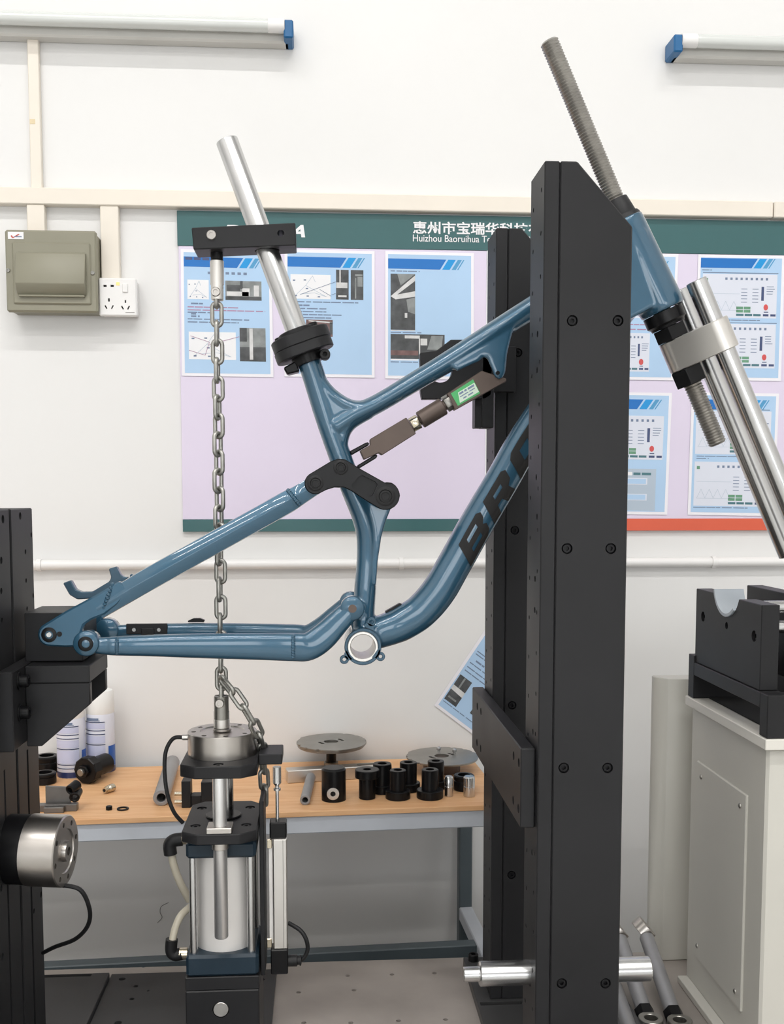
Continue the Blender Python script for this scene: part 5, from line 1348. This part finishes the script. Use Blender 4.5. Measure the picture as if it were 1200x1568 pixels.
# ------------------------------------------------------------------ threaded rod through the head tube, nuts, crown, fork rods
ta, tb_ = P(840, 63, YF), P(1098.5, 680, YF)
axd = (tb_ - ta).normalized(); TL = (tb_ - ta).length
rr = 14.2 * K; pr = [(0, 0), (0, rr * .8)]; pitch = .0042; n = int(TL / pitch)
for i in range(n): pr += [(i * pitch + .001, rr * .87), (i * pitch + .0026, rr)]
pr += [(TL, rr * .8), (TL, 0)]
rod = thing('threaded_rod', 'long coarse threaded steel rod passed through the head tube with black nuts', 'threaded rod', tb_)
obj('rod', add_lathe(NB(), ta, axd, pr, 24), 'thread', rod, 25)
def at(y): # distance along the rod for picture height y
    return ta + axd * ((y - 63) / (680 - 63) * TL)
obj('top_nut', add_lathe(NB(), at(300), axd, [(0, rr), (0, 17 * K), (.001, 18 * K), (26 * K, 22 * K), (26 * K, rr)], 28), 'black', rod)
obj('top_cup', add_lathe(NB(), at(324.5), axd, [(0, rr), (0, 24 * K), (3 * K, 26 * K), (15 * K, 29 * K), (15 * K, rr)], 32), 'black', rod)
obj('lower_cup', add_lathe(NB(), at(472), axd, [(0, rr), (0, 31 * K), (17 * K, 31 * K), (20 * K, 27 * K), (24 * K, 26 * K), (24 * K, rr)], 36), 'black2', rod)
b = NB(); add_hex(b, at(495), at(514), 27 * K, rot=.4); obj('upper_nut', b, 'black2', rod, 20)
b = NB(); add_hex(b, at(559.4), at(583.5), 26 * K, rot=.4); obj('lower_nut', b, 'black2', rod, 20)
# crown
ac, bc = at(514.4), at(559)
perp = Vector((-axd.z, 0, axd.x)); perp = perp if perp.x > 0 else -perp
dA = 0.0480                                   # rod offset from the steerer
rA = 15.5 * K; yo = .037
def hull(circs, n=40):
    pts = []
    for cx, cy, r in circs:
        for i in range(n): a = 2 * math.pi * i / n; pts.append((cx + r * math.cos(a), cy + r * math.sin(a)))
    pts = sorted(set(pts))
    def half(ps):
        h = []
        for p in ps:
            while len(h) >= 2 and (h[-1][0] - h[-2][0]) * (p[1] - h[-2][1]) - (h[-1][1] - h[-2][1]) * (p[0] - h[-2][0]) <= 0: h.pop()
            h.append(p)
        return h
    return half(pts)[:-1] + half(pts[::-1])[:-1]
hp = hull([(0, 0, .0225), (dA, -yo, .0205), (dA, yo, .0205)])
crown = thing('rod_clamp', 'bright steel crown block joining the threaded rod to two slanted rods', 'crown', bc)
b = add_poly(NB(), [ac + perp * u + Vector((0, 1, 0)) * v for u, v in hp], bc - ac, .0012)
cut = NB(); add_cyl(cut, at(480), at(620), rr * 1.04, seg=32)
for s in (-1, 1): q = ac + perp * dA + Vector((0, s * yo, 0)); add_cyl(cut, q - axd * .1, q + axd * .2, rA * 1.01, seg=40)
obj('crown_block', boolean(b, cut), 'alu', crown)
for s, lab in ((-1, 'nearer slanted polished steel rod through the crown block'), (1, 'farther slanted polished steel rod through the crown block')):
    q = ac + perp * dA + Vector((0, s * yo, 0))
    e0 = q - axd * .062; e1_ = q + axd * .37
    tag(obj('fork_rod', add_lathe(NB(), e0, axd, [(0, 0), (0, rA - .001), (.001, rA), ((e1_ - e0).length, rA), ((e1_ - e0).length, 0)], 40), 'chrome'), lab, 'rod', 'slanted fork rods')

# ------------------------------------------------------------------ right hand machine
CX = .6245
zs1 = 1.0535
c1 = XP(1049, 1064, CX); c2 = XP(1172, 1134, CX)
cyb, cyf = c1.y, c2.y
mc = thing('test_machine', 'grey steel machine cabinet at the right edge with a screwed side panel', 'machine', (CX + .2, (cyb + cyf) / 2, ZB))
zs0 = zs1 - .0155
obj('top_slab', add_box(NB(), CX, CX + .45, cyf, cyb, zs0, zs1, .001), 'machine_l', mc)
bx = CX + .008; zbo = ZB + .0005
obj('cabinet_body', add_box(NB(), bx, CX + .44, cyf + .012, cyb - .012, zbo, zs0 - .0002, .004), 'machine', mc)
# side panel with bent top and bottom lips
pa, pb_, pc_, pd_ = XP(1068, 1163, bx), XP(1145, 1218, bx), XP(1137, 1550, bx), XP(1064, 1461, bx)
zp1 = (pa.z + pb_.z) / 2; zp0 = (pc_.z + pd_.z) / 2; yp1 = (pa.y + pd_.y) / 2; yp0 = (pb_.y + pc_.y) / 2
sp_ = obj('side_panel', add_box(NB(), bx - .0035, bx + .001, yp0, yp1, zp0, zp1, .0012), 'machine', mc)
for zz_ in (zp1 - .022, zp0 + .022):
    for yy in (yp0 + .022, yp1 - .022):
        b = NB(); add_lathe(b, (bx - .0034, yy, zz_), (-1, 0, 0), [(0, 0), (0, .0042), (.0015, .0036), (.0024, .002), (.0024, 0)], 14); obj('panel_screw', b, 'gunmetal', sp_)
f0 = XP(1040, 1497, CX - .012)
obj('foot_flange', add_box(NB(), CX - .010, bx - .0002, cyf, cyb - .02, ZB + .0005, ZB + .012, .001), 'machine', mc)
b = NB(); add_bolt(b, (CX + .045, cyf + .03, zs0 - .0001), (0, 0, -1), .008, .012); obj('slab_bolt', b, 'black2', mc)
# black frame carrying two saddle plates
sd = thing('saddle_block', 'black steel frame with a notched saddle plate on the grey machine', 'support', (CX + .05, (cyb + cyf) / 2, zs1))
zl0 = zs1 + .0003
zr1 = XP(1166, 1075, CX + .003).z; zr0 = XP(1163, 1124, CX + .003).z
yb0 = XP(1061, 1000, CX + .003).y
obj('back_upright', add_box(NB(), CX + .003, CX + .40, cyb - .030, cyb - .004, zl0, XP(1053, 1000, CX + .003).z, .001), 'black', sd)
obj('front_upright', add_box(NB(), CX + .003, CX + .40, cyf + .004, cyf + .030, zl0, XP(1168, 1062, CX + .003).z, .001), 'black', sd)
zg = XP(1168, 1062, CX + .003).z
obj('side_rail', add_box(NB(), CX + .003, CX + .035, cyf + .0301, cyb - .0301, zg - .022, zg, .001), 'black', sd)
obj('inner_floor', add_box(NB(), CX + .030, CX + .40, cyf + .0301, cyb - .0301, zl0, zl0 + .002, 0), 'hole', sd)
def saddle(x0, th, label, full=True):
    pfar = XP(1066, 900, x0); pnear = XP(1166, 932, x0)
    yn, yf2 = pnear.y, pfar.y; ztop = (pfar.z + pnear.z) / 2 + .002; zb = zg + .0004
    b = add_box(NB(), x0, x0 + th, yn, yf2, zb, ztop, .001)
    cc = Vector((x0, (XP(1085, 902, x0).y + XP(1143, 925, x0).y) / 2, ztop + .020)); rc = .052
    cut = NB(); add_cyl(cut, cc - Vector((.05, 0, 0)), cc + Vector((.1, 0, 0)), rc, seg=64)
    for px_, py_, r_ in ((1076, 944, .0085), (1112, 958, .0058), (1154, 974, .0085)):
        q = XP(px_, py_, x0); add_cyl(cut, (x0 - .01, q.y, q.z), (x0 + .009, q.y, q.z), r_, seg=22)
    o_ = obj('saddle_plate', boolean(b, cut), 'black', sd)
    for px_, py_ in ((1076, 944), (1154, 974)):
        q = XP(px_, py_, x0); bb = NB(); add_bolt(bb, (x0 + .0089, q.y, q.z), (-1, 0, 0), .0066, .006); obj('bolt', bb, 'black2', sd)
    return cc, rc
cc, rc = saddle(CX + .006, .027, '')
# translucent plastic liner in the notch
b = NB(); n = 28; x0, x1 = cc.x - .003, cc.x + .045; rings = []
for i in range(n + 1):
    a = math.radians(228 + 116 * i / n)
    def pt_(r, x): return (x, cc.y + r * math.cos(a), cc.z + r * math.sin(a))
    rings.append([b.verts.new(pt_(rc - .0002, x0)), b.verts.new(pt_(rc - .0002, x1)), b.verts.new(pt_(rc - .005, x1)), b.verts.new(pt_(rc - .005, x0))])
for a_, c_ in zip(rings, rings[1:]):
    for k_ in range(4): b.faces.new((a_[k_], a_[(k_ + 1) % 4], c_[(k_ + 1) % 4], c_[k_]))
b.faces.new(rings[0]); b.faces.new(rings[-1][::-1]); bmesh.ops.recalc_face_normals(b, faces=b.faces)
tag(obj('plastic_liner', b, 'saddle', None, 50), 'curved translucent white plastic liner resting in the black saddle notch', 'liner')
# second plate and shafts to its right
x2 = CX + .006 + .085
obj('rear_saddle_plate', add_box(NB(), x2, x2 + .027, cyf + .06, cyb - .03, zg + .0004, XP(1150, 918, CX).z, .001), 'black', sd)
for yy, zz_ in ((cyf + .10, zg + .085), (cyf + .10, zg + .115)):
    obj('cross_shaft', add_cyl(NB(), (CX + .034, yy, zz_), (x2 - .0004, yy, zz_), .0095, seg=24), 'chrome', sd)
b = NB(); add_bolt(b, (CX + .042, cyf + .0039, zs1 + .036), (0, -1, 0), .011, .008); obj('front_bolt', b, 'rubber', sd)
# grey post behind the cabinet
pY = 1.822
a = P(1004, 1250, pY); b1 = P(1048, 1250, pY)
tag(obj('cabinet_post', add_poly(NB(), [(a.x, pY + .03, ZB + .0004), (a.x + .017, pY, ZB + .0004), (b1.x + .03, pY, ZB + .0004), (b1.x + .03, pY + .04, ZB + .0004), (a.x, pY + .04, ZB + .0004)], (0, 0, P(1030, 1040, pY).z - ZB), .0015), 'machine'),
    'plain grey sheet metal post standing behind the machine cabinet', 'post')
# grey strut tubes with rod eyes lying on the bed
def strut(pe, pn, label, r=.0125, eye=True, nut=True):
    zc = ZB + r + .002
    e = P(*pe, 1.785); n_ = G(*pn, zc); d = (n_ - e).normalized()      # rear end props up against the post
    t = thing('strut_tube', label, 'strut', ((e.x + n_.x) / 2, (e.y + n_.y) / 2, ZB), 'grey strut tubes on the bed')
    L = (n_ - e).length
    obj('tube', add_cyl(NB(), e + d * .022, n_, r, seg=28, bev=.001), 'grey_tube', t)
    if eye:
        sdv = d.cross(Vector((0, 0, 1))).normalized(); axe = (sdv * .75 - Vector((0, 0, .66))).normalized()
        b = NB(); add_ring(b, e - axe * .009, e + axe * .009, .0215, .0115, 28); obj('rod_eye', b, 'steel', t)
        b = NB(); add_cyl(b, e + d * .0175, e + d * .023, .010, seg=18); obj('eye_shank', b, 'gunmetal', t)
    if nut:
        b = NB(); add_hex(b, n_, n_ + d * .022, r * 1.25); obj('lock_nut', b, 'black2', t, 20)
        axe = Vector((0, 0, 1)); c = n_ + d * .042; c.z = ZB + .0105; b = NB(); add_ring(b, c - axe * .010, c + axe * .010, .0195, .0105, 32); obj('rod_eye', b, 'gunmetal', t)
    return t
strut((985, 1422), (1029, 1548), 'right hand grey strut tube with rod eyes beside the cabinet')
strut((944, 1424), (985, 1545), 'middle grey strut tube with rod eye next to the column')
strut((930, 1480), (985, 1640), 'left grey strut tube mostly hidden by the column', eye=False, nut=False)
